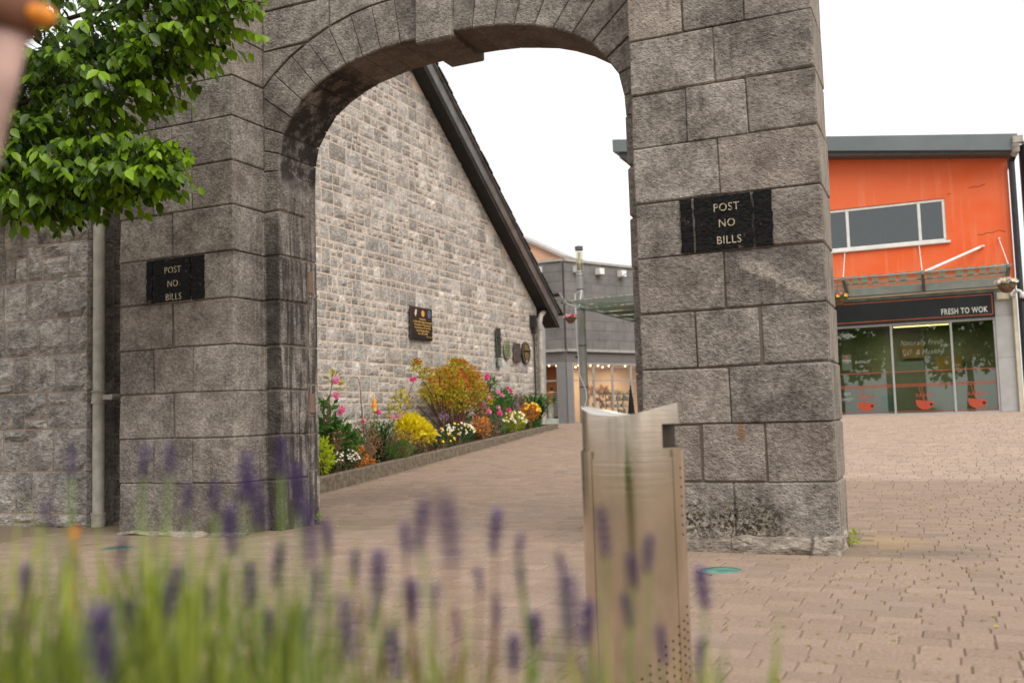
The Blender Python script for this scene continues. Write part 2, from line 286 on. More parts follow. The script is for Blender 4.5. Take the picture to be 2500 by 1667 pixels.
# ------------------------------------------------------------------ mesh helper
class MB:
    def __init__(s): s.v = []; s.f = []; s.t = []; s.mi = []; s.cur = (1, 0, 1); s.m = 0
    def add(s, vs, fs, tone=None):
        o = len(s.v); s.v += [tuple(v) for v in vs]; s.f += [tuple(i+o for i in f) for f in fs]
        s.t += [tone or s.cur]*len(vs); s.mi += [s.m]*len(fs); return s
    def box(s, x0, x1, y0, y1, z0, z1, tone=None):
        return s.add([(x, y, z) for z in (z0, z1) for y in (y0, y1) for x in (x0, x1)],
                     [(0, 2, 3, 1), (4, 5, 7, 6), (0, 1, 5, 4), (2, 6, 7, 3), (0, 4, 6, 2), (1, 3, 7, 5)], tone)
    def tube(s, pts, r, n=8, cap=True, tone=None):
        pts = [Vector(p) for p in pts]; rs = r if isinstance(r, (list, tuple)) else [r]*len(pts)
        vs = []; prev = None
        for i, p in enumerate(pts):
            d = (pts[min(i+1, len(pts)-1)] - pts[max(i-1, 0)]).normalized()
            if prev is None: a = d.orthogonal().normalized()
            else: a = (prev - d*prev.dot(d)); a = a.normalized() if a.length > 1e-6 else d.orthogonal().normalized()
            prev = a; b = d.cross(a)
            vs += [p + (a*math.cos(2*math.pi*k/n) + b*math.sin(2*math.pi*k/n))*rs[i] for k in range(n)]
        fs = [(i*n+k, i*n+(k+1) % n, (i+1)*n+(k+1) % n, (i+1)*n+k) for i in range(len(pts)-1) for k in range(n)]
        if cap: fs += [tuple(range(n-1, -1, -1)), tuple((len(pts)-1)*n+k for k in range(n))]
        return s.add(vs, fs, tone)
    def lathe(s, prof, c, n=24, tone=None, a0=0, a1=2*math.pi):
        full = abs(a1-a0-2*math.pi) < 1e-6; m = n if full else n+1
        vs = [(c[0]+r*math.cos(a0+(a1-a0)*k/n), c[1]+r*math.sin(a0+(a1-a0)*k/n), c[2]+z) for r, z in prof for k in range(m)]
        fs = [(i*m+k, i*m+(k+1) % m, (i+1)*m+(k+1) % m, (i+1)*m+k) for i in range(len(prof)-1) for k in range(n)]
        return s.add(vs, fs, tone)
    def quad(s, a, b, c, d, tone=None): return s.add([a, b, c, d], [(0, 1, 2, 3)], tone)
    def build(s, name, mats, parent=None, smooth=False, loc=None, kind=None):
        me = bpy.data.meshes.new(name); v = s.v
        if loc is not None: v = [(a-loc[0], b-loc[1], c-loc[2]) for a, b, c in v]
        me.from_pydata(v, [], s.f); at = me.color_attributes.new('tone', 'FLOAT_COLOR', 'POINT')
        at.data.foreach_set('color', [c for t in s.t for c in (t[0], t[1], t[2], 1)])
        for m in (mats if isinstance(mats, list) else [mats]): me.materials.append(m)
        if isinstance(mats, list): me.polygons.foreach_set('material_index', s.mi)
        if smooth: me.polygons.foreach_set('use_smooth', [True]*len(me.polygons))
        me.update(); o = bpy.data.objects.new(name, me); COL.objects.link(o)
        if loc is not None: o.location = loc
        if parent is not None: setpar(o, parent)
        if kind: o['kind'] = kind
        return o
def setpar(o, p):
    o.parent = p; o.matrix_parent_inverse = WM[p.name].inverted() if p.name in WM else Matrix.Translation(-p.location)
WM = {}
def thing(name, label, cat, loc=(0, 0, 0), group=None):
    o = bpy.data.objects.new(name, None); COL.objects.link(o); o.location = loc; o.empty_display_size = .1
    o['label'] = label; o['category'] = cat
    if group: o['group'] = group
    WM[o.name] = Matrix.Translation(Vector(loc)); return o
def tag(o, label, cat, group=None):
    o['label'] = label; o['category'] = cat
    if group: o['group'] = group
    return o
def structure(o): o['kind'] = 'structure'; return o
def sub(o, parent):   # put a built mesh one level below a part (parts carry no transform of their own)
    o.parent = parent; o.matrix_parent_inverse = Matrix.Identity(4) if parent.location.length == 0 and parent.parent is None else PW(parent).inverted(); return o
def PW(o):
    m = Matrix.Translation(o.location)
    return (PW(o.parent) @ o.matrix_parent_inverse @ m) if o.parent else m
def rt_(sd=.12, warm=.12, rough=1.0):
    return (max(.55, random.gauss(1, sd)), max(0, random.gauss(0, warm)), rough)

def ground(x, y): return float(np.interp(y, [-60, 11.0, 11.8, 20.2, 21.5, 26, 40, 70, 300], [-.055, -.055, -.01, .64, .69, .70, .57, .5, .3]))
# chamfered block between two corners, slightly uneven
def cblock(mb, x0, x1, y0, y1, z0, z1, ch=.008, jit=.003, tone=None):
    J = lambda: random.uniform(-jit, jit)
    vs = []; fs = []; X = (x0, x1); Y = (y0, y1); Z = (z0, z1); idx = {}
    for i in (0, 1):
        for j in (0, 1):
            for k in (0, 1):
                sx, sy, sz = (1 if i == 0 else -1), (1 if j == 0 else -1), (1 if k == 0 else -1); e = ch*random.uniform(.6, 1.7)
                jx, jy, jz = J(), J(), J()
                for ax in range(3):
                    idx[(i, j, k, ax)] = len(vs)
                    d = [e, e, e]; d[ax] = 0
                    vs.append((X[i]+sx*d[0]+jx, Y[j]+sy*d[1]+jy, Z[k]+sz*d[2]+jz))
    for ax in range(3):
        o = [a for a in range(3) if a != ax]
        for s_ in (0, 1):
            q = []
            for (a, b) in ((0, 0), (1, 0), (1, 1), (0, 1)):
                c = [0, 0, 0]; c[ax] = s_; c[o[0]] = a; c[o[1]] = b; q.append(idx[(*c, ax)])
            fs.append(tuple(q))
    for ax in range(3):           # edge strips parallel to axis ax
        o = [a for a in range(3) if a != ax]
        for a in (0, 1):
            for b in (0, 1):
                c0 = [0, 0, 0]; c1 = [0, 0, 0]; c0[ax] = 0; c1[ax] = 1
                for c in (c0, c1): c[o[0]] = a; c[o[1]] = b
                fs.append((idx[(*c0, o[0])], idx[(*c1, o[0])], idx[(*c1, o[1])], idx[(*c0, o[1])]))
    for i in (0, 1):
        for j in (0, 1):
            for k in (0, 1): fs.append((idx[(i, j, k, 0)], idx[(i, j, k, 1)], idx[(i, j, k, 2)]))
    mb.add(vs, fs, tone)
# rough faced stone: s,t rectangle mapped by P(s,t,d) with d outwards
def rstone(mb, s0, s1, t0, t1, P, proud=.02, edge=.006, back=-.05, nx=4, ny=3, amp=.01, margin=0.0, tone=None):
    vs = []; fs = []; sd = random.uniform(0, 99)
    for j in range(ny+1):
        for i in range(nx+1):
            bd = i in (0, nx) or j in (0, ny)
            a, b = i/nx, j/ny
            if bd: d = edge; 
            else: d = proud + amp*noise.noise((a*3+sd, b*3, sd))*1.6
            if margin and not bd:
                a = (margin + (s1-s0-2*margin)*(i-1)/max(1, nx-2))/(s1-s0); b = (margin + (t1-t0-2*margin)*(j-1)/max(1, ny-2))/(t1-t0)
            js = 0 if (i in (1, nx-1) and margin) else random.uniform(-1, 1)*(.004 if bd else .15*(s1-s0)/nx)
            jt = 0 if margin else random.uniform(-1, 1)*(.004 if bd else .15*(t1-t0)/ny)
            vs.append(P(s0+(s1-s0)*a+js, t0+(t1-t0)*b+jt, d))
    W_ = nx+1
    fs += [(j*W_+i, j*W_+i+1, (j+1)*W_+i+1, (j+1)*W_+i) for j in range(ny) for i in range(nx)]
    o = len(vs); vs += [P(s0, t0, back), P(s1, t0, back), P(s1, t1, back), P(s0, t1, back)]
    def strip(idx, a, b):
        for p, q in zip(idx[:-1], idx[1:]): fs.append((p, q, b) if False else (p, a, b, q) if (p == idx[0] and q == idx[-1]) else (q, p, a))
        fs.append((idx[-1], a, b))
    strip([i for i in range(W_)], o, o+1); strip([ny*W_+nx-i for i in range(W_)], o+2, o+3)
    strip([(ny-j)*W_ for j in range(ny+1)], o+3, o); strip([j*W_+nx for j in range(ny+1)], o+1, o+2)
    mb.add(vs, fs, tone)
def prism(mb, poly, y0, y1, gap=.006, ch=.01, tone=None):     # poly in (x,z)
    n = len(poly); cx = sum(p[0] for p in poly)/n; cz = sum(p[1] for p in poly)/n
    def ins(g): 
        o = []
        for x, z in poly:
            d = math.hypot(x-cx, z-cz) or 1; o.append((x-(x-cx)/d*g*1.3, z-(z-cz)/d*g*1.3))
        return o
    A = ins(gap+ch); B = ins(gap); jy = random.uniform(-.006, .004)
    vs = [(x, y0+jy, z) for x, z in A] + [(x, y0+jy+ch, z) for x, z in B] + [(x, y1-ch, z) for x, z in B] + [(x, y1, z) for x, z in A]
    fs = [tuple(range(n)), tuple(3*n+i for i in range(n-1, -1, -1))]
    for r in range(3): fs += [(r*n+i, (r+1)*n+i, (r+1)*n+(i+1) % n, r*n+(i+1) % n) for i in range(n)]
    mb.add(vs, fs, tone)
def text(name, s, size, mat, org, parent, xd=(1, 0, 0), zd=(0, 0, 1), sx=1.0, shear=0.0, ext=.004, align='LEFT', off=0.0, level2=None, spacing=1.0):
    cu = bpy.data.curves.new(name, 'FONT'); cu.body = s; cu.size = size; cu.extrude = ext/2; cu.shear = shear; cu.align_x = align; cu.offset = off
    cu.resolution_u = 3; cu.space_character = spacing
    o = bpy.data.objects.new('tmp', cu); me = bpy.data.meshes.new_from_object(o); bpy.data.objects.remove(o); bpy.data.curves.remove(cu)
    X = Vector(xd).normalized(); Z = Vector(zd).normalized(); Nn = X.cross(Z)   # text faces along Nn (towards viewer)
    O = Vector(org); me.name = name
    for v in me.vertices:
        c = v.co; v.co = O + X*(c.x*sx) + Z*c.y + Nn*c.z
    me.materials.clear(); me.materials.append(mat)
    at = me.color_attributes.new('tone', 'FLOAT_COLOR', 'POINT'); at.data.foreach_set('color', [1.0, 0, 1, 1]*len(me.vertices))
    ob = bpy.data.objects.new(name, me); COL.objects.link(ob)
    if parent is not None: sub(ob, parent)
    return ob

# ------------------------------------------------------------------ ground
def ground_sheet():
    mb = MB(); ys = [-60, -20, -5, 0, 5, 8, 10, 11, 11.8, 14, 17, 20.2, 21.5, 26, 33, 40, 55, 70, 120, 300]; xs = [-250, -60, -30, -20, -12, -8, -4, 0, 4, 8, 20, 60, 250]
    n = len(xs); mb.add([(x, y, ground(x, y)-.0078) for y in ys for x in xs], [(j*n+i, j*n+i+1, (j+1)*n+i+1, (j+1)*n+i) for j in range(len(ys)-1) for i in range(n-1)])
    return structure(mb.build('ground', JOINT))
GROUND = ground_sheet()
def visible(x, y, z, mg=1.35):
    d = Vector((x, y, z)) - Vector((0, 0, .9333)); dz = d.dot(fw)
    if dz < .5: return False
    return abs(d.dot(cx_)/dz) < .528*mg and abs(d.dot(cy_)/dz) < .352*mg*1.15
pav_root = bpy.data.objects.new('pavement', None); COL.objects.link(pav_root); pav_root['kind'] = 'structure'; WM['pavement'] = Matrix.Identity(4)
def pavers():
    rows = []; y = 2.2; r = 0
    while y < 25.9:
        h = random.choice((.125, .14, .15)); x = -26 + random.random()*.2; ro = []
        while x < 8:
            w = random.choice((.14, .17, .2, .2, .225)) 
            zc = ground(x, y+h/2)
            ok = visible(x+w/2, y+h/2, zc)
            if ok and x+w > -8.05 and 0 <= 1: pass
            inside = False
            if y < 20.5 and x < -7.98: ok = False
            if 7.0 < y+h and y < 8.12 and (x < -5.70 or (-2.25 < x+w and x < -.70)): ok = False
            if ok: ro.append((x, y, w, h))
            x += w
        rows += ro; y += h
    rows.sort(key=lambda q: (q[0]+.0)**2+(q[1]-0)**2)
    def one(mb, q, g=.0045):
        x, y, w, h = q; c = .006; zt = random.uniform(-.0022, .0022); tl = random.uniform(-.002, .002)
        t = (random.gauss(1, .055), 0, 1)
        g = g*random.uniform(.5, 1.0)
        zz = lambda X, Y: ground(X, Y)+zt+tl*(X-x)/w
        g = g*.85; a = [(x+g+c, y+g+c), (x+w-g-c, y+g+c), (x+w-g-c, y+h-g-c), (x+g+c, y+h-g-c)]; b = [(x+g, y+g), (x+w-g, y+g), (x+w-g, y+h-g), (x+g, y+h-g)]
        j = [(random.uniform(-.003, .003), random.uniform(-.003, .003)) for _ in range(4)]
        a = [(p[0]+k[0], p[1]+k[1]) for p, k in zip(a, j)]; b = [(p[0]+k[0], p[1]+k[1]) for p, k in zip(b, j)]
        vs = [(X, Y, zz(X, Y)) for X, Y in a] + [(X, Y, zz(X, Y)-.006) for X, Y in b] + [(X, Y, zz(X, Y)-.03) for X, Y in b]
        mb.add(vs, [(0, 1, 2, 3)] + [(r*4+(i+1) % 4, r*4+i, (r+1)*4+i, (r+1)*4+(i+1) % 4) for r in (0, 1) for i in range(4)], t)
    near = [q for q in rows if visible(q[0]+q[2]/2, q[1]+q[3]/2, -.055, 1.0)]
    near.sort(key=lambda q: q[0]**2+q[1]**2); near = near[:300]; ns_ = set(near)
    for q in near:
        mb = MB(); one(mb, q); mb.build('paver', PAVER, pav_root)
    mb = MB()
    for q in rows:
        if q not in ns_: one(mb, q)
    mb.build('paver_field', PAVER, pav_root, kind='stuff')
pavers()
def setpar(o, p): sub(o, p)
def chamfbox(name, x0, x1, y0, y1, z0, z1, mat, parent, ch=.01, tone=None, jit=.0):
    mb = MB(); cblock(mb, x0, x1, y0, y1, z0, z1, ch, jit, tone); return mb.build(name, mat, parent)
# ------------------------------------------------------------------ stone archway
AW = thing('stone_archway', 'weathered grey ashlar gateway arch with two square piers standing on the brick paving', 'archway', (-4, 7.5, -.055))
LZ = [-.09, .407, .826, 1.251, 1.676, 2.106, 2.539, 2.968, 3.389, 3.813, 4.197, 4.583, 4.99, 5.41, 5.82]
RZ = [-.09, .42, .839, 1.25, 1.671, 2.092, 2.509, 2.936, 3.35, 3.777, 4.197, 4.60, 5.01, 5.42, 5.82]
def pier(x0, x1, zs, y0, y1, wide):
    for k in range(len(zs)-1):
        fr = ([.477] if k % 2 == 0 else [.315, .647]); fr = [0]+[f+random.uniform(-.006, .006) for f in fr]+[1]
        for i in range(len(fr)-1):
            mb = MB(); g = .0025 if random.random() < .75 else .0055
            if (k, i) in wide: gl = wide[(k, i)]
            else: gl = 0
            xa = x0+(x1-x0)*fr[i]+(g if i else 0)+gl; xb = x0+(x1-x0)*fr[i+1]-(g if i < len(fr)-2 else 0)
            bt = .012 if k == 0 else 0
            cblock(mb, xa, xb, y0+random.uniform(-.004, .004), y1, zs[k]+g, zs[k+1]-g, .009, .004, (min(1.3, max(.72, random.gauss(1, .13))), max(0, random.gauss(.04, .14)), random.uniform(.6, 1.3)))
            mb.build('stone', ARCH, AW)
pier(-7.305, -5.905, LZ, 7.04, 7.62, {(4, 1): .012, (2, 1): .014})
pier(-2.07, -.714, RZ, 7.04, 7.64, {(3, 2): .014, (1, 2): .008, (1, 1): .008})
mb = MB(); mb.box(-7.29, -5.93, 7.06, 8.0, -.1, 5.80); mb.box(-2.055, -.73, 7.06, 7.62, -.1, 5.80); mb.box(-2.0, -.95, 7.5, 8.07, -.1, 5.80)
IN = [(-5.72, 3.35), (-5.71, 3.52), (-5.67, 3.71), (-5.57, 3.86), (-5.45, 4.01), (-5.28, 4.12), (-5.11, 4.20), (-4.94, 4.26), (-4.75, 4.30), (-4.56, 4.335), (-4.35, 4.352), (-4.155, 4.36)]
OU = [(-5.9, 3.37), (-5.9, 3.57), (-5.9, 3.80), (-5.9, 4.10), (-5.77, 4.31), (-5.56, 4.46), (-5.37, 4.56), (-5.13, 4.66), (-4.88, 4.73), (-4.65, 4.77), (-4.41, 4.79), (-4.175, 4.80)]
mir = lambda p: (-7.97-p[0], p[1])
full = IN + [mir(p) for p in reversed(IN)]
fo = []
for i_, p_ in enumerate(full):
    q_ = (OU + [mir(p) for p in reversed(OU)])[i_]; d_ = math.hypot(q_[0]-p_[0], q_[1]-p_[1]); fo.append((p_[0]+(q_[0]-p_[0])/d_*.022, p_[1]+(q_[1]-p_[1])/d_*.022))
for a, b in zip(fo[:-1], fo[1:]):
    for (y0, y1) in ((7.5, 8.07),):
        mb.add([(a[0], y0, a[1]), (b[0], y0, b[1]), (b[0], y0, 5.8), (a[0], y0, 5.8), (a[0], y1, a[1]), (b[0], y1, b[1]), (b[0], y1, 5.8), (a[0], y1, 5.8)],
               [(0, 1, 2, 3), (7, 6, 5, 4), (0, 4, 5, 1), (3, 2, 6, 7)])
mb.box(-5.94, -5.735, 7.5, 8.07, -.1, 5.8); mb.box(-2.23, -2.0, 7.5, 8.07, -.1, 5.8)
mb.build('mortar_core', MORT_A, AW)
def vous(poly, y0=7.48, y1=8.09, tone=None, name='voussoir'):
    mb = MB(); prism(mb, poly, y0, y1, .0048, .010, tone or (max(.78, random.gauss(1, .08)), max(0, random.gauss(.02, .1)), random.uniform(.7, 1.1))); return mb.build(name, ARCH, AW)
for side in (0, 1):
    f = (lambda p: p) if side == 0 else mir
    for i in range(len(IN)-1):
        poly = [IN[i], IN[i+1], OU[i+1]] + ([(-5.90, 4.19)] if i == 3 else []) + [OU[i]]
        vous([f(p) for p in (poly if side else poly[::-1])])
    for poly in ([(-5.9, 4.2), (-5.9, 4.55), (-5.395, 4.55), (-5.56, 4.465), (-5.77, 4.315)],
                 [(-5.9, 4.555), (-5.9, 4.95), (-5.12, 4.95), (-5.12, 4.67), (-5.37, 4.565)],
                 [(-5.115, 4.675), (-5.115, 4.95), (-4.40, 4.95), (-4.41, 4.795), (-4.65, 4.775), (-4.88, 4.735)],
                 [(-4.395, 4.80), (-4.395, 4.95), (-3.985, 4.95), (-3.985, 4.80)]):
        vous([f(p) for p in (poly[::-1] if side else poly)], name='spandrel_stone')
    # jamb of the opening: front stones and thinner rear stones, course by course
    zj = (LZ if side == 0 else RZ)[:8] + [3.36]
    for k in range(8):
        t = (max(.8, random.gauss(1, .07)), 0, random.uniform(.8, 1.15)); xa, xb = (-5.96, -5.72) if side == 0 else (-2.25, -2.01)
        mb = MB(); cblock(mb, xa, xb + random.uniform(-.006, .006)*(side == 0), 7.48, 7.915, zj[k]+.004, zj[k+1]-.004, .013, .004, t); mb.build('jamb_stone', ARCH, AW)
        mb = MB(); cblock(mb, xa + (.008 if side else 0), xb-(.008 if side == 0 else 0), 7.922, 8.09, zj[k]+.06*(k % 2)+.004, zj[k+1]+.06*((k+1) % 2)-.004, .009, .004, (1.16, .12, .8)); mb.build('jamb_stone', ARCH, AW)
mb = MB(); cblock(mb, -4.165, -3.805, 7.43, 8.13, 4.30, 4.84, .012, .003, (1.0, .02, .9)); mb.build('keystone', ARCH, AW)
for z0, z1, off in ((4.96, 5.38, 0), (5.39, 5.80, .35)):
    x = -5.9-off
    while x < -2.07:
        xb = min(x+.72, -2.07); mb = MB(); cblock(mb, max(x, -5.9)+.004, xb-.004, 7.48, 8.09, z0, z1, .009, .003, rt_(.08, .05)); mb.build('spandrel_stone', ARCH, AW); x += .72
# small brick repairs let into the jamb
for z0, z1 in ((2.22, 2.44), (1.03, 1.22)): chamfbox('brick', -5.74, -5.717, 7.935, 8.01, z0, z1, simple('red_brick_patch', (.21, .135, .10), .9), AW, .004)
# rough foot stones under the piers
def foot(x0, x1, y0, y1, z0, z1, tone):
    mb = MB(); P = lambda s, t_, d: (s, y1-(y1-y0)*0-d, t_)
    n = 7; vs = []; rg = random.uniform(0, 50)
    prof = [(y0, z0), (y0-.01, z0+(z1-z0)*.45), (y0+.02, z1-.01), (y0+.07, z1), (y1, z1-.005)]
    for i in range(n+1):
        x = x0+(x1-x0)*i/n
        for (yy, zz) in prof:
            e = .35 if i in (0, n) else 1
            vs.append((x+random.uniform(-.008, .008), yy+.035*noise.noise((x*4, zz*30, rg))+(.03 if e < 1 else 0), zz+.028*noise.noise((x*5+9, yy*9, rg))-(.015 if e < 1 else 0)))
    m = len(prof); fs = [(i*m+j, (i+1)*m+j, (i+1)*m+j+1, i*m+j+1) for i in range(n) for j in range(m-1)] + [tuple(range(m)), tuple(n*m+j for j in range(m-1, -1, -1))]
    mb.add(vs, fs, tone); mb.build('foot_stone', BASES, AW, smooth=False)
foot(-2.1, -1.35, 6.93, 7.15, -.075, .015, (1.0, 0, 1)); foot(-1.43, -.86, 6.90, 7.15, -.08, .045, (1.15, 0, 1)); foot(-.9, -.69, 6.88, 7.16, -.085, .05, (1.05, 0, 1))
foot(-7.32, -6.72, 6.93, 7.15, -.085, -.035, (1.0, 0, 1)); foot(-6.74, -6.2, 6.91, 7.15, -.085, -.03, (1.1, 0, 1)); foot(-6.2, -5.85, 6.95, 7.15, -.08, -.03, (.9, 0, 1))
mb = MB()
for q in range(3):
    cblock(mb, -.735, -.69, 7.18+q*.12, 7.27+q*.12, -.08, .03+random.uniform(-.02, .03), .02, .01)
mb.build('foot_stone', BASES, AW)
# painted notices: black paint patches over three stones with cream lettering
def paint_mat():
    t = MT('black_masonry_paint'); p = t.P(); n = t.noise(t.sc(p, 1, 1, 2.0, rot=(.5, .5, .3)), 27, 6, .66); m = t.noise(p, 12, 5, .7)
    c = t.mix(t.ramp(n, .35, .7), (.004, .004, .005), (.020, .019, .018)); c = t.mix(t.m_('MULTIPLY', t.ramp(m, .60, .72), .8), c, (.16, .13, .09))
    return t.fin(c, .7, t.bump(n, 1, .03), 0, .12)
PAINT = paint_mat()
def letter_mat():
    t = MT('worn_cream_letter_paint'); n = t.noise(t.P(), 42, 5, .75)
    return t.fin(t.mix(t.ramp(n, .49, .62), (.44, .38, .27), (.06, .05, .04)), .8)
LETTER = letter_mat()
def notice(pans, z0, z1, lines, size, ystone):
    for xa, xb in pans:
        mb = MB(); n = 14; yb = ystone; vs = []
        L_, R_ = [], []
        for i in range(n+1):
            z = z0+(z1-z0)*i/n; L_.append((xa+random.uniform(-.006, .006), z)); R_.append((xb+random.uniform(-.006, .006), z))
        pts = L_[::-1]+R_ 
        m = len(pts); mb.add([(x, yb-.008, z) for x, z in pts]+[(x, yb+.01, z) for x, z in pts], [tuple(range(m))]+[(i, m+i, m+(i+1) % m, (i+1) % m) for i in range(m)])
        o = mb.build('painted_panel', PAINT, AW); last = o
        if xb-xa > .3: big = o
    for s_, x, z in lines: text('lettering', s_, size, LETTER, (x, ystone-.0095, z), big, ext=.002, align='CENTER', sx=.92, spacing=1.08)
notice([(-6.945, -6.876), (-6.863, -6.408), (-6.394, -6.245)], 2.118, 2.528, [('POST', -6.618, 2.388), ('NO', -6.618, 2.258), ('BILLS', -6.608, 2.130)], .090, 7.034)
notice([(-1.722, -1.634), (-1.616, -1.200), (-1.185, -1.055)], 2.102, 2.50, [('POST', -1.380, 2.385), ('NO', -1.380, 2.268), ('BILLS', -1.370, 2.143)], .083, 7.034)
# ------------------------------------------------------------------ random squared rubble
def rubble(s0, s1, t0, t1, hs, wmul=(.8, 2.4), wmin=.07):
    out = []; t = t0
    while t < t1:
        h = random.choice(hs); s = s0-random.random()*.2
        while s < s1:
            w = h*random.uniform(*wmul); w = max(w, wmin*1.3)
            if h > .17 and random.random() < .42:          # two thin stones instead of one tall one
                k = random.uniform(.35, .65)*h
                cut = random.random() < .4
                for a, b in ((0, k), (k, h)):
                    if cut and w > .22:
                        c = w*random.uniform(.35, .65); out += [(s, s+c, t+a, t+b), (s+c, s+w, t+a, t+b)]
                    else: out.append((s, s+w, t+a, t+b))
            else: out.append((s, s+w, t, t+h))
            s += w
        t += h
    return out
# ------------------------------------------------------------------ gable building beyond the arch
GB = thing('gable_building', 'pale stone building with a steep dark edged gable, seen through the arch', 'building', (-9, 15, .2))
rl = lambda y: (7.65-(y-15.82)*.6878) if y > 14.5 else (8.558-(14.5-y)*.6878)
def gable():
    P = lambda s_, t_, d: (-9+d, s_, t_)
    st = rubble(9.4, 21.78, -.1, 8.7, (.13, .17, .2, .23, .27, .30), (.75, 2.0))
    keep = []
    for (a, b, c, d) in st:
        b = min(b, 21.78); a = max(a, 9.4)
        if b-a < .04 or c > min(rl(a), rl(b))-.02: continue
        d = min(d, max(rl(a), rl(b))+.05)
        if d < -.05+ground(0, a)-.3: continue
        keep.append((a, b, c, d))
    def vis(q): 
        y, z = (q[0]+q[1])/2, (q[2]+q[3])/2
        return y > 12.3 and z > .2 and visible(-9, y, z, 1.0)
    ks = sorted(keep, key=lambda q: -(vis(q))*(q[1]-q[0])*(q[3]-q[2])/(81+q[0]**2))
    big = set(ks[:300]); g = .0125; rest = MB()
    for q in keep:
        a, b, c, d = q; tn = (min(1.3, max(.7, random.gauss(1, .11))), max(0, random.gauss(.05, .16)), random.uniform(.5, 1.3))
        if random.random() < .12: tn = (tn[0]*1.15, .1, .35)
        args = (a+g, b-g, c+g, d-g, P, random.uniform(.007, .022), .004, -.03, 4 if q in big else 3, 3, .008, 0.0, tn)
        if q in big: mb = MB(); rstone(mb, *args); mb.build('stone', GABLE, GB)
        else: rstone(rest, *args)
    rest.build('stonework', GABLE, GB, kind='stuff')
    mb = MB(); ys = [9.4, 14.5, 21.79]; top = [rl(9.4), rl(14.5), rl(21.79)]
    n = 3; fr = [(-9.0, y, -.3) for y in ys]+[(-9.0, y, z) for y, z in zip(ys, top)]; bk = [(x-.5, y, z) for x, y, z in fr]
    mb.add(fr+bk, [(0, 1, 4, 3), (1, 2, 5, 4), (6, 9, 10, 7), (7, 10, 11, 8), (2, 8, 11, 5), (0, 3, 9, 6), (3, 4, 10, 9), (4, 5, 11, 10)])
    mb.build('mortar_wall', MORT_G, GB)
    mb = MB(); mb.box(-24, -9.5, 9.4, 9.8, -.3, rl(9.8)); mb.build('side_wall', MORT_G, GB); mb = MB(); mb.box(-24, -9.5, 21.4, 21.78, -.3, rl(21.78)); mb.build('side_wall', MORT_G, GB)
gable()
def roof():
    e = (22.42, rl(22.42)); pk = (14.5, rl(14.5)); w = (6.6, rl(6.6)); th = .0
    def slab(mb, x0, x1, dz0, dz1, yo=0.0):
        for (a, b) in ((w, pk), (pk, e)):
            mb.add([(x, y, z+dz) for x in (x0, x1) for (y, z) in (a, b) for dz in (dz0, dz1)], [(0, 1, 3, 2), (4, 6, 7, 5), (0, 2, 6, 4), (1, 5, 7, 3), (0, 4, 5, 1), (2, 3, 7, 6)])
    mb = MB(); slab(mb, -9.05, -8.70, -.0, .03); mb.build('soffit', BLACKM, GB)
    mb = MB(); slab(mb, -8.705, -8.672, -.02, .33); mb.build('barge_board', BARGE, GB)
    mb = MB(); slab(mb, -8.67, -8.655, -.012, .045); mb.build('barge_trim', BLACKM, GB)
    mb = MB(); slab(mb, -8.70, -8.63, .352, .40); slab(mb, -8.69, -8.655, .33, .352); mb.build('verge_strip', BARGE, GB)
    mb = MB(); slab(mb, -24, -8.66, .36, .405); mb.build('roof_deck', SLATE, GB)
    # slate courses on both slopes, joined rows with a ragged verge
    mb = MB(); L_ = math.hypot(e[0]-pk[0], pk[1]-e[1]); n = int(L_/.24)
    for sgn in (1, -1):
        for i in range(n):
            u0, u1 = i/n, (i+1)/n; y0 = 14.5+sgn*(e[0]-pk[0])*u0; y1 = 14.5+sgn*(e[0]-pk[0])*(u1+.02)
            z0 = pk[1]-(pk[1]-e[1])*u0; z1 = pk[1]-(pk[1]-e[1])*(u1+.02); xe = -8.60+random.uniform(-.02, .015)
            mb.add([(-24, y0, z0+.41), (xe, y0, z0+.41), (xe, y1, z1+.445), (-24, y1, z1+.445), (xe, y0, z0+.395), (xe, y1, z1+.415), (-24, y1, z1+.415)], [(0, 3, 2, 1), (1, 2, 5, 4), (2, 3, 6, 5)])
    mb.build('slates', SLATE, GB)
    # boxed eave end
    mb = MB(); mb.add([(x, y, z) for x in (-9.3, -8.705) for (y, z) in ((21.80, 3.50), (22.02, 3.47), (22.42, 3.80), (22.42, rl(22.42)+.34), (21.80, rl(21.8)+.01))],
                      [(0, 1, 2, 3, 4), (9, 8, 7, 6, 5), (0, 5, 6, 1), (1, 6, 7, 2), (2, 7, 8, 3)]); mb.build('eave_box', BLACKM, GB)
    mb = MB(); mb.tube([(-24, 22.50, 3.95), (-8.66, 22.50, 3.95)], .06, 8); mb.build('gutter', BLKP, GB)
roof()
mb = MB(); mb.tube([(-8.87, 22.3, 3.66), (-8.84, 22.1, 3.60), (-8.86, 21.72, 3.36), (-8.87, 21.66, 3.20), (-8.87, 21.66, .6)], .062, 12); mb.tube([(-8.87, 21.66, 3.02), (-8.87, 21.66, 3.12)], .078, 12); mb.tube([(-8.87, 21.66, 1.9), (-8.87, 21.66, 1.96)], .075, 12)
mb.build('downpipe', PIPED, GB, smooth=False)
mb = MB(); mb.box(-8.98, -8.86, 21.30, 21.46, 3.06, 3.34); mb.tube([(-8.93, 21.4, 3.1), (-8.93, 21.42, 2.9)], .05, 8); mb.tube([(-8.95, 21.47, 2.95), (-8.95, 21.47, .7)], .022, 6); mb.build('junction_box', BLKP, GB)
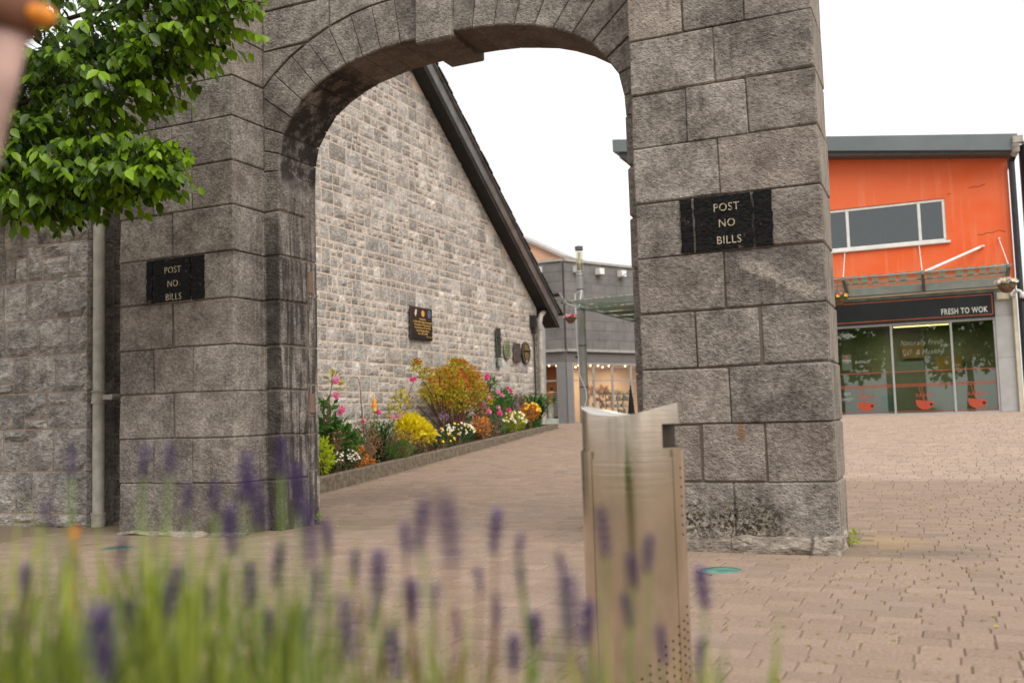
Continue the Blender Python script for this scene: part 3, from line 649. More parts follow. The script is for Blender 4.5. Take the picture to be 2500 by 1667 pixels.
# plaques on the gable wall
PX = -8.955
def plaque(name, y0, y1, z0, z1, mat, label, shape='rect', th=.03):
    t = thing(name, label, 'plaque', (PX, (y0+y1)/2, (z0+z1)/2), 'plaques on the stone gable wall'); cy, cz, ry, rz = (y0+y1)/2, (z0+z1)/2, (y1-y0)/2, (z1-z0)/2
    mb = MB()
    if shape == 'rect': cblock(mb, PX, PX+th, y0, y1, z0, z1, .008, 0)
    else:
        n = 32; ring = [(cy+ry*math.cos(2*math.pi*k/n), cz+rz*math.sin(2*math.pi*k/n)) for k in range(n)]
        mb.add([(PX, y, z) for y, z in ring]+[(PX+th, cy+(y-cy)*.98, cz+(z-cz)*.98) for y, z in ring], [tuple(n+k for k in range(n))]+[(k, (k+1) % n, n+(k+1) % n, n+k) for k in range(n)])
    mb.build('plate', mat, t); return t
def ptext(t, s, size, mat, y, z, x, sx=1): return text('lettering', s, size, mat, (x, y, z), t, xd=(0, 1, 0), zd=(0, 0, 1), ext=.003, align='CENTER', sx=sx)
def disc(mb, y, z, ry, rz, x, n=20, ring=None):
    if ring is None: mb.add([(x, y+ry*math.cos(2*math.pi*k/n), z+rz*math.sin(2*math.pi*k/n)) for k in range(n)], [tuple(range(n))])
    else:
        mb.add([(x, y+ry*a*math.cos(2*math.pi*k/n), z+rz*a*math.sin(2*math.pi*k/n)) for a in (1, ring) for k in range(n)], [(k, (k+1) % n, n+(k+1) % n, n+k) for k in range(n)])
t = plaque('memorial_plaque', 15.52, 16.35, 2.42, 3.04, GRANITE, 'large square black memorial plaque with three crests and gold lettering on the gable wall')
xs_ = PX+.034
for i, s_ in enumerate(['Presented by', '1st Field Artillery Regiment Association', 'In Recognition Of The Loyalty And', 'Dedicated Service Of Those Who', 'Served In Murphy Barracks', 'From 1922 To 1998']):
    ptext(t, s_, .052, GOLD, 15.96, 2.80-.055*i, xs_, .86)
ptext(t, 'memorial.stone.works', .026, GOLD, 16.2, 2.485, xs_)
mb = MB(); disc(mb, 15.98, 2.925, .062, .062, xs_); mb.build('crest', GOLD, t)
mb = MB(); disc(mb, 15.98, 2.925, .028, .04, xs_+.002); mb.build('crest', F_ORNG, t)
mb = MB(); disc(mb, 16.22, 2.93, .062, .072, xs_, ring=.75); mb.add([(xs_, 16.19, 2.90), (xs_, 16.25, 2.90), (xs_, 16.22, 2.98)], [(0, 1, 2)]); mb.build('crest', simple('crest_blue', (.16, .24, .38), .5), t)
mb = MB(); mb.add([(xs_, 15.70, 2.99), (xs_, 15.66, 2.91), (xs_, 15.70, 2.85), (xs_, 15.74, 2.91), (xs_, 15.75, 2.99)], [(0, 1, 2, 3, 4)]); mb.build('crest', simple('crest_pink', (.62, .50, .50), .5), t)
t = plaque('relief_plaque', 19.27, 19.50, 2.26, 2.90, BRONZE, 'tall narrow dark bronze relief plaque, topmost left of the small plaques')
mb = MB()
for k in range(26):
    a = random.uniform(0, 6.28); r = random.uniform(.2, 1); y = 19.385+.09*r*math.cos(a); z = 2.70+.15*r*math.sin(a); mb.lathe([(0.0, .02), (.018, .012), (.022, 0)], (0, 0, 0), 6) if 0 else cblock(mb, PX+.02, PX+.045+random.uniform(0, .02), y-.015, y+.015, z-.02, z+.02, .006, .003)
mb.build('relief', BRONZE, t)
plq = plaque('small_plaque', 19.29, 19.52, 2.04, 2.20, simple('dark_green_plate', (.05, .10, .075), .5), 'small dark green square plate under the tall bronze relief')
for i in range(3): ptext(plq, 'INFO POINT' if i == 0 else 'HERITAGE', .035, SIGNW, 19.405, 2.15-.045*i, PX+.034)
t = plaque('oval_plaque', 19.70, 20.00, 2.21, 2.64, VERDI, 'round green patinated plaque between the bronze relief and the brown plate', 'oval')
mb = MB(); disc(mb, 19.85, 2.425, .14, .20, PX+.033, 28, .9); mb.build('rim', BRONZE, t)
for i in range(5): ptext(t, 'CITY HERITAGE'[:9+i % 3], .045, BRONZE, 19.85, 2.52-.055*i, PX+.034, .7)
t = plaque('brown_plaque', 20.22, 20.56, 2.18, 2.62, BROWNPL, 'rectangular brown bronze plaque beside the round black one')
mb = MB()
for a in ((20.24, 20.54, 2.59, 2.605), (20.24, 20.54, 2.195, 2.21), (20.235, 20.25, 2.2, 2.6), (20.53, 20.545, 2.2, 2.6)): mb.box(PX+.03, PX+.04, *a)
mb.build('rim', BROWNPL, t)
for i in range(6): ptext(t, 'IN MEMORY OF THOSE', .032, simple('bronze_letter', (.2, .16, .13), .5, .4), 20.39, 2.52-.055*i, PX+.034, .75)
t = plaque('round_plaque', 20.68, 21.16, 2.16, 2.68, DARK, 'round black plaque with ring border and gold lettering nearest the downpipe', 'oval')
mb = MB(); disc(mb, 20.92, 2.42, .235, .255, PX+.033, 32, .95); disc(mb, 20.92, 2.42, .205, .222, PX+.033, 32, .96); mb.build('rim', simple('grey_ring', (.25, .2, .18), .5), t)
for i in range(8):
    if i != 3: ptext(t, ['HERITAGE', 'This building was', 'formerly part of the', '', 'Cavalry Barracks', 'erected on this site', 'and restored by', 'the people'][i], .036, GOLD, 20.92, 2.57-.042*i, PX+.034, .95)
ptext(t, '180', .05, SIGNW, 20.92, 2.215, PX+.034)
# ------------------------------------------------------------------ left building, recess and downpipe
LB = thing('left_stone_building', 'blue grey rubble stone building with dressed corner stones left of the arch', 'building', (-9, 7.3, -.05))
LBX, LBY = -8.07, 7.35
P = lambda s_, t_, d: (s_, LBY-d, t_)
qz = [-.09, .07, .507, .95, 1.333, 1.727, 2.11, 2.525, 2.914, 3.31, 3.69, 4.05]
qw = [.20, .25, .46, .27, .44, .26, .42, .27, .42, .26, .42]
mbm = MB(); mbm.box(-12.9, LBX-.01, LBY, 8.6, -.2, 4.0); mbm.box(-8.4, -7.2, 7.72, 8.2, -.2, 4.0); mbm.build('mortar_wall', MORT_L, LB)
for k in range(len(qz)-1):
    mb = MB(); rstone(mb, LBX-qw[k], LBX, qz[k]+.006, qz[k+1]-.006, P, .03, .006, -.35, 5, 4, .018, .055, (random.gauss(.88, .06), .02, .9)); mb.build('quoin', LEFTB, LB)
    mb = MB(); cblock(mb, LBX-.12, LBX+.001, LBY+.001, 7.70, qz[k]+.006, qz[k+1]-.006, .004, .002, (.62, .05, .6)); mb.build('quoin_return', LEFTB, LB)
def lrub():
    rest = MB(); cnt = 0
    for k in range(len(qz)-1):
        z0, z1 = qz[k], qz[k+1]; edge = LBX-qw[k]; s = edge
        while s > -12.8:
            w = random.uniform(.22, .52); a, b = s-w, s; sp = random.random()
            if sp < .42: cells = [(a, b, z0, z1)]
            elif sp < .85:
                c = z0+(z1-z0)*random.choice((.28, .36, .62, .7)); cells = [(a, b, z0, c), (a, b, c, z1)]
                if random.random() < .5: m_ = a+w*random.uniform(.35, .65); j = random.randint(0, 1); q = cells.pop(j); cells += [(q[0], m_, q[2], q[3]), (m_, q[1], q[2], q[3])]
            else:
                m_ = a+w*.5; cells = [(a, m_, z0, z1), (m_, b, z0, z1)]
            for q in cells:
                tn = (random.gauss(1.0, .12), max(0, random.gauss(.0, .08)), random.uniform(.6, 1.3))
                mb = MB() if q[0] > -10.3 and z1 < 4.2 else rest
                rstone(mb, q[0]+.010, q[1]-.010, q[2]+.010, q[3]-.010, P, random.uniform(.015, .045), .006, -.03, 4, 4, .02, 0, tn)
                if mb is not rest: mb.build('stone', LEFTB, LB)
            s = a
    rest.build('stonework', LEFTB, LB, kind='stuff')
    P2 = lambda s_, t_, d: (s_, 7.72-d, t_)
    z = -.05
    while z < 3.95:
        h = random.uniform(.13, .3); x = -8.1
        while x < -7.3:
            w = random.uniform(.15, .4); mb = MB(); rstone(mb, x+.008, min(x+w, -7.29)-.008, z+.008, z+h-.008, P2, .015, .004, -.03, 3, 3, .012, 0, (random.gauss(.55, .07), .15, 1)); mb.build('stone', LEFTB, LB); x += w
        z += h
lrub()
mb = MB()
for i in range(12):
    y0 = 7.2+i*.22; mb.add([(-12.6, y0, 4.0+i*.11), (-7.95, y0, 4.0+i*.11), (-7.95, y0+.26, 4.13+i*.11), (-12.6, y0+.26, 4.13+i*.11), (-12.6, y0, 3.96+i*.11), (-7.95, y0, 3.96+i*.11)], [(0, 1, 2, 3), (4, 5, 1, 0)])
mb.box(-12.6, -7.95, 7.22, 7.34, 3.80, 3.96); mb.build('roof', simple('brown_roof_tile', (.15, .115, .09), .8, 0, .3, 8), LB)
mb = MB(); mb.tube([(-8.0, 7.435, 3.9), (-8.0, 7.435, 0.06)], .060, 20); mb.build('downpipe', PIPE, LB, smooth=False)
mb = MB(); mb.tube([(-8.0, 7.435, 1.22), (-8.0, 7.435, 1.31)], .071, 20)
for z in (1.20, 1.315): mb.tube([(-8.0, 7.435, z), (-8.0, 7.435, z+.018)], .078, 20)
mb.box(-7.94, -7.80, 7.42, 7.46, 1.235, 1.285); mb.tube([(-7.80, 7.40, 1.26), (-7.80, 7.51, 1.26)], .03, 8); mb.build('pipe_bracket', PIPED, LB)
mb = MB(); mb.tube([(-8.0, 7.435, -.06), (-8.0, 7.435, .07)], .071, 20); mb.tube([(-8.0, 7.435, .06), (-8.0, 7.435, .08)], .077, 20); mb.build('pipe_foot', PIPED, LB)
# ------------------------------------------------------------------ planting bed kerb
BED = thing('planting_bed', 'long raised flower bed with a low concrete kerb along the gable wall', 'flower bed', (-8.4, 15, .2))
ktop = lambda y: .17+.064*(y-11.3) if y > 9 else .02
y = 8.3; 
while y < 20.1:
    L_ = .93 if y < 19.2 else 20.32-y; mb = MB(); e = .004
    a, b = y+e, y+L_-e
    mb.add([(-8.12, a, ground(0, a)-.1), (-7.99, a, ground(0, a)-.1), (-7.99, b, ground(0, b)-.1), (-8.12, b, ground(0, b)-.1), (-8.12, a, ktop(a)), (-7.995, a, ktop(a)-.008), (-7.995, b, ktop(b)-.008), (-8.12, b, ktop(b)), (-8.004, a, ktop(a)), (-8.004, b, ktop(b))],
           [(1, 2, 6, 5), (5, 6, 9, 8), (8, 9, 7, 4), (0, 1, 5, 8, 4), (3, 7, 9, 6, 2), (0, 4, 7, 3)], (random.gauss(1, .1), 0, 1))
    mb.build('kerb_stone', KERB, BED); y += L_
mb = MB(); cblock(mb, -8.995, -8.0, 20.32, 20.44, ground(0, 20.3)-.1, ktop(20.3), .006, .002); mb.build('kerb_stone', KERB, BED)
mb = MB(); ny, nx = 90, 8
vs = [(-9.0+.88*i/nx, 8.3+12.03*j/ny, ktop(8.3+12.03*j/ny)-.03+.04*noise.noise((i*1.3, j*.9, 3))) for j in range(ny+1) for i in range(nx+1)]
mb.add(vs, [(j*(nx+1)+i, j*(nx+1)+i+1, (j+1)*(nx+1)+i+1, (j+1)*(nx+1)+i) for j in range(ny) for i in range(nx)]); mb.build('mulch', SOIL, BED, kind='stuff')
# ------------------------------------------------------------------ orange restaurant building
FY = 26.0
OB = thing('restaurant_building', 'bright orange rendered building with a black FRESH TO WOK sign above the shop windows', 'building', (-2, FY, .7))
fz = lambda x: 7.41-(x+2.36)*.1361           # underside of the sloping fascia
def obox(name, *a, mat, parent=None, ch=0.0, kind=None):
    mb = MB(); (cblock(mb, *a, ch, 0) if ch else mb.box(*a)); return mb.build(name, mat, parent or OB, kind=kind)
mb = MB()          # orange wall with the window opening left free
x0, x1, wz0, wz1, wx0, wx1 = -6.5, 1.69, 4.93, 6.0, -4.6, .26
def wq(xa, xb, za, zb0, zb1): mb.add([(xa, FY, za), (xb, FY, za), (xb, FY, zb1), (xa, FY, zb0), (xa, FY+.25, za), (xb, FY+.25, za), (xb, FY+.25, zb1), (xa, FY+.25, zb0)], [(0, 1, 2, 3), (7, 6, 5, 4), (0, 4, 5, 1), (1, 5, 6, 2), (2, 6, 7, 3), (3, 7, 4, 0)])
wq(x0, x1, 3.72, 4.93, 4.93); wq(x0, wx0, 4.93, 6.0, 6.0); wq(wx1, x1, 4.93, 6.0, 6.0); wq(x0, x1, 6.0, fz(x0)+.1, fz(x1)+.1)
mb.build('orange_wall', ORANGE, OB)
mb = MB(); mb.box(-6.5, -6.3, FY+.25, 36, .6, 7.9); mb.build('side_wall', PILAST, OB); mb = MB(); mb.box(1.5, 1.69, FY+.25, 36, .6, 6.9); mb.build('side_wall', PILAST, OB)
mb = MB(); mb.box(-6.4, 1.6, FY+2.2, FY+2.3, 4, 7.2); mb.box(-6.3, 1.5, FY+.3, 31, 3.75, 3.85); mb.box(-6.3, 1.5, FY+.3, 31, 6.75, 6.8); mb.build('upper_room', simple('upper_room_wall', (.16, .18, .17), .8, 0, .1), OB)
mb = MB(); mb.add([(x, y, z) for y in (FY-.55, 37) for (x, z) in ((-8.06, fz(-8.06)+.02), (1.80, fz(1.80)+.02), (1.92, 7.24), (-8.06, 8.55))], [(0, 1, 2, 3), (7, 6, 5, 4), (0, 4, 5, 1), (1, 5, 6, 2), (2, 6, 7, 3), (3, 7, 4, 0)]); mb.build('roof_fascia', FASCIA, OB)
mb = MB(); mb.add([(x, y, z) for y in (FY-.45, 36) for (x, z) in ((-7.9, fz(-7.9)-.14), (1.74, fz(1.74)-.05), (1.74, fz(1.74)+.02), (-7.9, fz(-7.9)+.02))], [(0, 1, 2, 3), (7, 6, 5, 4), (0, 4, 5, 1), (1, 5, 6, 2), (2, 6, 7, 3), (3, 7, 4, 0)]); mb.build('eave_soffit', simple('eave_soffit_grey', (.10, .10, .10)), OB)
mb = MB(); mb.add([(-7.8, FY-.4, fz(-7.9)-.15), (-7.7, FY-.4, fz(-7.9)-.15), (-6.5, FY-.1, 6.9), (-6.5, FY-.1, 7.0)], [(0, 1, 2, 3)]); mb.build('eave_brace', GREYM, OB)
# cracks in the render: thin recessed dark lines
crk = simple('render_crack', (.16, .05, .02), .9)
for pts in ([(.95, 5.02), (1.05, 5.0), (1.15, 5.04), (1.28, 5.03), (1.42, 5.08), (1.55, 5.02)], [(.82, 6.18), (.95, 6.2), (1.05, 6.19), (1.18, 6.24)], [(.33, 6.08), (.42, 6.10)], [(.4, 6.95), (.5, 6.97), (.58, 6.97)]):
    mb = MB(); mb.tube([(x, FY-.001, z) for x, z in pts], .0075, 4); mb.build('render_crack', crk, OB)
# upper window
mb = MB(); mb.quad((-4.6, FY+.07, 4.96), (.26, FY+.07, 4.96), (.26, FY+.07, 5.99), (-4.6, FY+.07, 5.99)); uw = mb.build('window', GLASSD, OB)
def bar(x0_, x1_, z0_, z1_, y0_=FY+.02, y1_=FY+.10, mat=WHITEP, par=uw, nm='window_frame'):
    mb = MB(); cblock(mb, x0_, x1_, y0_, y1_, z0_, z1_, .006, 0); return mb.build(nm, mat, par)
bar(-4.6, .26, 5.93, 5.99); bar(-4.6, .26, 4.95, 5.0)
for x in (-3.3, -2.04, -.34, .225): bar(x-.035, x+.035, 5.0, 5.93, FY+.015, FY+.095)
mb = MB(); cblock(mb, -4.65, .34, FY-.07, FY+.03, 4.875, 4.935, .008, 0); mb.build('window_sill', WHITEP, uw)
mb = MB(); mb.box(-1.22, -.98, FY+2.15, FY+2.19, 5.3, 5.65); mb.build('picture_frame', simple('picture_grey', (.05, .055, .05)), OB)
for x in (-2.3, -1.6, -.2): 
    mb = MB(); mb.box(x-.25, x+.25, FY+1.0, FY+1.3, 5.12, 5.15); mb.box(x-.02, x+.02, FY+1.1, FY+1.2, 4.0, 5.12); mb.build('table', BLKP, OB)
# ground floor: render frame, sign board, windows, pilaster
obox('lintel_band', -6.5, 1.69, FY+.02, FY+.28, 3.58, 3.722, mat=simple('stained_render', (.33, .33, .29), .85, 0, .3, 3))
obox('render_infill', 1.21, 1.69, FY+.02, FY+.25, 2.99, 3.58, mat=PILAST)
sb = obox('sign_board', -6.4, 1.205, FY-.05, FY+.02, 2.985, 3.585, mat=SIGNB)
for a in ((-6.3, 1.165, 3.045, 3.062), (-6.3, 1.165, 3.525, 3.542), (1.150, 1.165, 3.045, 3.54)):
    mb = MB(); mb.box(a[0], a[1], FY-.054, FY-.049, a[2], a[3]); mb.build('border_line', ORANGEL, sb)
text('lettering', 'FRESH TO WOK', .195, SIGNW, (.02, FY-.055, 3.115), sb, sx=.665, spacing=1.12, off=.004)
for q in range(2):
    mb = MB(); cblock(mb, 1.20+.0, 1.575, FY-.02, FY+.2, [.70, 2.0][q], [1.997, 2.985][q], .004, 0); mb.build('pilaster_panel', PILAST, OB)
obox('plinth', 1.2, 1.6, FY-.03, FY+.1, .62, .70, mat=BLKP)
mb = MB(); mb.quad((-6.4, FY+.06, .73), (1.16, FY+.06, .73), (1.16, FY+.06, 2.93), (-6.4, FY+.06, 2.93)); sw = mb.build('shop_window', GLASS, OB)
def sbar(*a, **k): return bar(*a, y0_=FY+.0, y1_=FY+.10, mat=FRAME, par=sw, **k)
sbar(-6.4, 1.2, 2.925, 2.985); sbar(-6.4, 1.2, .62, .735)
for x in (-5.2, -3.8, -2.52, -1.155, .215, 1.175): sbar(x-.025, x+.025, .735, 2.925)
def vinyl(name, x0_, x1_, z0_, z1_, mat, y=FY+.051): mb = MB(); mb.quad((x0_, y, z0_), (x1_, y, z0_), (x1_, y, z1_), (x0_, y, z1_)); return mb.build(name, mat, sw)
for a, b in ((-2.49, -1.18), (-1.13, .19), (.24, 1.15)):
    vinyl('frosted_film', a, b, .78, 1.755, FILM, FY+.070)
    for z0_, z1_ in ((1.75, 1.772), (1.43, 1.455), (1.385, 1.41), (.765, .785)): vinyl('red_line', a, b, z0_, z1_, REDL)
vinyl('red_line', 1.135, 1.153, .785, 1.75, REDL)
def bowl(xc, mat=REDF):
    mb = MB(); n = 14; w = .21; zt = 1.035
    pts = [(xc-w, zt+.02), (xc+w, zt-.03)] + [(xc+w*math.cos(a)*.98, zt-.02-.205*abs(math.sin(a))**.8) for a in [math.pi*k/n for k in range(1, n)]]
    mb.add([(x, FY+.050, z) for x, z in pts], [tuple(range(len(pts)))[::-1]]); b = mb.build('bowl_graphic', mat, sw)
    for dx in (-.10, -.03):
        mb = MB(); mb.add([(xc+dx-.03, FY+.050, 1.38), (xc+dx-.018, FY+.050, 1.38), (xc+.0+dx*.2, FY+.050, 1.02), (xc-.014+dx*.2, FY+.050, 1.02)], [(0, 3, 2, 1)]); mb.build('chopstick_graphic', mat, b)
    mb = MB(); mb.add([(xc+.10, FY+.047, .935), (xc+.14, FY+.047, .895), (xc+.18, FY+.047, .935), (xc+.14, FY+.047, .975)], [(0, 1, 2, 3)]); mb.build('emblem', DARK, b)
    text('lettering', 'RA', .125, mat, (xc-.205, FY+.050, 1.12), b, ext=.0005, sx=.95); text('lettering', 'MEN', .125, mat, (xc-.02, FY+.050, 1.12), b, ext=.0005, sx=.88)
for xc in (-1.84, -.47, .70): bowl(xc)
for s_, z, x in (('Naturally Fresh', 2.41, -.97), ('& Healthy', 2.17, -.62)): text('window_lettering', s_, .19, CHALK, (x, FY+.050, z), sw, shear=.35, ext=.0005, sx=.83, off=-.004)
mb = MB()
for cx, rot in ((-.87, .1), (-.76, -.75)):
    pts = []
    for k in range(17):
        a = 2*math.pi*k/16; x = .04*math.sin(a)*abs(math.sin(a/2)); z = .075*-math.cos(a); pts.append((cx+x*math.cos(rot)-z*math.sin(rot), FY+.05, 2.23+x*math.sin(rot)+z*math.cos(rot)))
    mb.tube(pts, .004, 4)
mb.build('leaf_drawing', CHALK, sw)
for s_, x, z, sz in (('BUFFALO', -2.05, 2.02, .10), ('OR', -1.95, 1.92, .08), ('Dark wine', -2.05, 1.80, .09), ('100%', -2.38, 1.22, .11), ('SWEET', -2.42, 1.08, .11)): text('window_lettering', s_, sz, CHALK, (x, FY+.050, z), sw, shear=.2, ext=.0005, sx=.8)
op = vinyl('open_notice', -2.36, -2.13, 1.86, 2.26, film('notice_green', (.09, .12, .08), .85), FY+.049); text('lettering', 'OPEN', .085, WHF, (-2.245, FY+.044, 2.07), op, ext=.0005, align='CENTER', sx=.95); text('lettering', 'WE ARE', .03, WHF, (-2.245, FY+.044, 2.03), op, ext=.0005, align='CENTER')
mb = MB(); mb.add([(-2.245+.04*math.cos(a), FY+.046, 2.19+.04*math.sin(a)) for a in [k*math.pi/6 for k in range(12)]], [tuple(range(12))]); mb.build('emblem', REDF, op)
mb = MB()
for k in range(9): 
    a = random.uniform(0, 6); x = -2.3+random.uniform(-.2, .2); mb.tube([(x-.12, FY+.05, 2.72+random.uniform(-.09, .05)), (x, FY+.05, 2.72+random.uniform(-.06, .08)), (x+.12, FY+.05, 2.70+random.uniform(-.1, .08))], .010, 4)
mb.build('branch_drawing', CHALK, sw)
# interior
mb = MB(); mb.box(-6.4, 1.5, FY+5, FY+5.1, .6, 3.7); mb.box(-6.4, -6.3, FY+.3, FY+5, .6, 3.7); mb.box(1.4, 1.5, FY+.3, FY+5, .6, 3.7); mb.box(-6.4, 1.5, FY+.1, FY+5, 3.2, 3.3); mb.box(-6.4, 1.5, FY+.1, FY+5, .58, .66); mb.build('interior_room', DKINT, OB)
mb = MB(); mb.box(-5, 1.0, FY+2.6, FY+3.2, .66, 1.7); mb.build('counter', DKINT, OB)
for a in ((-.2, .5, FY+4.7, 1.3, 2.3), (-1.1, -.5, FY+4.8, 2.3, 2.7)): mb = MB(); mb.box(a[0], a[1], a[2], a[2]+.05, a[3], a[4]); mb.build('menu_board', OCHRE, OB)
obox('paper_notice', -1.05, -.45, FY+.35, FY+.36, 1.80, 2.02, mat=simple('pale_paper', (.22, .27, .22)))
for i, z in enumerate((0, 1, 2, 3)):
    mb = MB(); mb.box(-1.25, .2, FY+.8+i*1.0, FY+.84+i*1.0, 3.15, 3.18); mb.build('tube_lamp', EMY, OB)
ld = bpy.data.lights.new('restaurant_light', 'AREA'); ld.energy = 55; ld.size = 3; ld.color = (1, .88, .55); lo = bpy.data.objects.new('restaurant_light', ld); COL.objects.link(lo); lo.location = (-.8, FY+2.4, 3.12); sub(lo, OB)
obox('teal_bin', -1.50, -1.19, FY+.3, FY+.7, .66, 1.19, mat=TEAL)
# wall mounted bits
obox('alarm_box', 1.26, 1.54, FY-.06, FY+.02, 3.39, 3.565, mat=CREAM, ch=.02)
mb = MB(); mb.tube([(-6.4, FY-.04, 3.68), (-2.4, FY-.04, 3.68), (1.45, FY-.04, 3.69)], .03, 8)
mb.build('conduit', CREAM, OB)
obox('cream_post', 1.585, 1.685, FY-.10, FY+.0, .66, 3.56, mat=CREAM, ch=.01)
mb = MB(); mb.tube([(1.84, FY-.5, 7.0), (1.84, FY-.45, 6.85), (1.775, FY-.1, 6.68), (1.775, FY-.08, .65)], .072, 12); mb.build('downpipe', BLKP, OB)
mb = MB(); mb.tube([(1.86, FY-.56, 7.02), (1.86, FY-.5, 6.86), (1.82, FY-.38, 6.80)], .085, 12); mb.box(1.80, 2.02, FY-.62, FY-.4, 7.02, 7.18); mb.build('rain_hopper', PIPED, OB)
mb = MB(); prof = []
z = .6
while z < 7.1: prof += [(.205, z), (.222, z+.025), (.205, z+.05)]; z += .05
prof += [(.20, 7.1), (.02, 7.35)]
mb.lathe(prof, (2.19, FY+.35, 0), 20); mb.build('ribbed_duct', BLKP, OB, smooth=False)
mb = MB(); mb.box(2.55, 8, FY+1.0, FY+1.5, .5, 7.0); t_ = mb.build('neighbouring_building', PILAST); tag(t_, 'plain pale building at the right edge beyond the ribbed black duct', 'building')
mb = MB(); mb.tube([(1.63, FY-.1, 3.52), (1.70, FY-.35, 3.55), (1.78, FY-.4, 3.50)], .035, 8); mb.box(1.56, 1.66, FY-.16, FY-.1, 3.44, 3.6); mb.lathe([(0, -.11), (.05, -.09), (.075, -.03), (.075, .03), (.04, .07), (0, .08)], (1.80, FY-.42, 3.42), 14)
cc = mb.build('security_camera', WHITEP, None); tag(cc, 'white dome security camera bracketed off the right corner of the orange building', 'camera'); mb = MB(); mb.lathe([(0, -.13), (.05, -.11), (.065, -.06), (.06, -.03)], (1.80, FY-.42, 3.385), 14); mb.build('lens_dome', BLKP, cc)
# glass canopy over the shop front
def canopy(root, x0, x1, y0, y1, z0, z1, bx, along='x'):
    mb = MB(); n = 60
    mb.quad((x0, y0, z0+.03), (x1, y0, z0+.03), (x1, y1, z1+.03), (x0, y1, z1+.03)); gp = mb.build('glass_pane', GLASSC, root)
    mb = MB(); x = x0+.05
    while x < x1-.1:
        for (a, b) in ((.0, .22), (.28, .50), (.56, .78)):
            ya, yb = y0+(y1-y0)*a, y0+(y1-y0)*b; za, zb = z0+(z1-z0)*a, z0+(z1-z0)*b; w = .15
            mb.quad((x, ya, za+.036), (x+w, ya, za+.036), (x+w, yb, zb+.036), (x, yb, zb+.036))
        x += .15+random.choice((.06, .10, .24))
    mb.build('frit_pattern', FROSTT, gp, kind='stuff')
    mb = MB(); mb.tube([(x0, y0+.02, z0+.0), (x1, y0+.02, z0)], .018, 8); mb.tube([(x0, (y0+y1)/2, (z0+z1)/2), (x1, (y0+y1)/2, (z0+z1)/2)], .018, 8); mb.build('canopy_rail', GREYM, root)
    for x in bx:
        mb = MB(); mb.add([(x+dx, y, z) for dx in (-.035, .035) for (y, z) in ((y0-.03, z0-.05), (y0-.03, z0+.02), (y1+.05, z1+.02), (y1+.05, z1-.16))], [(0, 1, 2, 3), (7, 6, 5, 4), (0, 4, 5, 1), (1, 5, 6, 2), (2, 6, 7, 3), (3, 7, 4, 0)]); mb.build('canopy_bracket', simple('canopy_steel', (.20, .21, .20), .5, .2), root)
CN = thing('glass_canopy', 'sloping fritted glass canopy over the FRESH TO WOK shop window', 'canopy', (-2, 25.4, 3.8))
canopy(CN, -6.2, 1.56, 24.82, 25.93, 4.06, 3.86, (-5.7, -3.9, -2.12, -.33, 1.50))
obox('canopy_beam', -6.3, 1.56, FY-.10, FY-.004, 3.72, 3.92, mat=GREYM, parent=CN)
for xa, xb in ((-2.12, -2.14), (-.33, -.38), (1.50, 1.40)): mb = MB(); mb.tube([(xa, 24.86, 4.06), (xb, FY-.0, 4.87)], .010, 6); mb.lathe([(.03, 0), (.03, .03)], (xb, FY-.02, 4.86), 8); mb.build('tie_rod', WHITEP, CN)
mb = MB(); mb.tube([(-.28, 24.95, 4.08), (1.03, FY-.0, 4.72)], .032, 10); mb.lathe([(.05, 0), (.05, .04)], (1.03, FY-.03, 4.70), 10); mb.build('strut', WHITEP, CN)
# canopy of the far side
C2 = thing('glass_canopy', 'pale green glass canopy on steel beams in front of the dark grey building', 'canopy', (-8, 28, 4.1))
mb = MB(); mb.quad((-9.6, 25.1, 4.1), (-6.5, 25.1, 4.16), (-6.5, 35, 4.16), (-9.6, 35, 4.1)); g2 = mb.build('glass_pane', GLASSC, C2)
mb = MB()
for k in range(24):
    y = 25.15+k*.41
    mb.quad((-9.55, y, 4.108), (-6.55, y, 4.168), (-6.55, y+.28, 4.168), (-9.55, y+.28, 4.108))
mb.build('frit_pattern', FROSTT, g2, kind='stuff')
for y in (25.1, 27.2, 28.6, 30.0, 31.6, 33.4): mb = MB(); mb.add([(-9.62, y, 4.03), (-9.62, y, 4.08), (-6.5, y, 4.12), (-6.5, y, 3.86), (-9.62, y+.08, 4.03), (-9.62, y+.08, 4.08), (-6.5, y+.08, 4.12), (-6.5, y+.08, 3.86)], [(0, 1, 2, 3), (7, 6, 5, 4), (0, 4, 5, 1), (1, 5, 6, 2), (2, 6, 7, 3), (3, 7, 4, 0)]); mb.build('canopy_beam', simple('canopy_steel_dark', (.17, .19, .17), .5, .2), C2)
mb = MB(); mb.tube([(-9.6, 25.1, 4.06), (-9.6, 35, 4.06)], .03, 6); mb.build('edge_rail', GREYM, C2)
for (y, x, z) in ((25.2, -8.9, 4.12), (27.3, -8.0, 4.12)): mb = MB(); mb.tube([(x, y, z), (-6.5, y, 5.35)], .009, 5); mb.build('tie_rod', simple('steel_wire', (.2, .2, .19)), C2)
mb = MB(); mb.tube([(-10.16, 24.9, .6), (-10.12, 24.9, 3.2), (-10.1, 24.9, 4.05)], .078, 14); pl_ = mb.build('support_pole', simple('pole_grey', (.31, .31, .29), .5, .1, .1), None); tag(pl_, 'round grey support pole just right of the gable downpipe', 'pole')
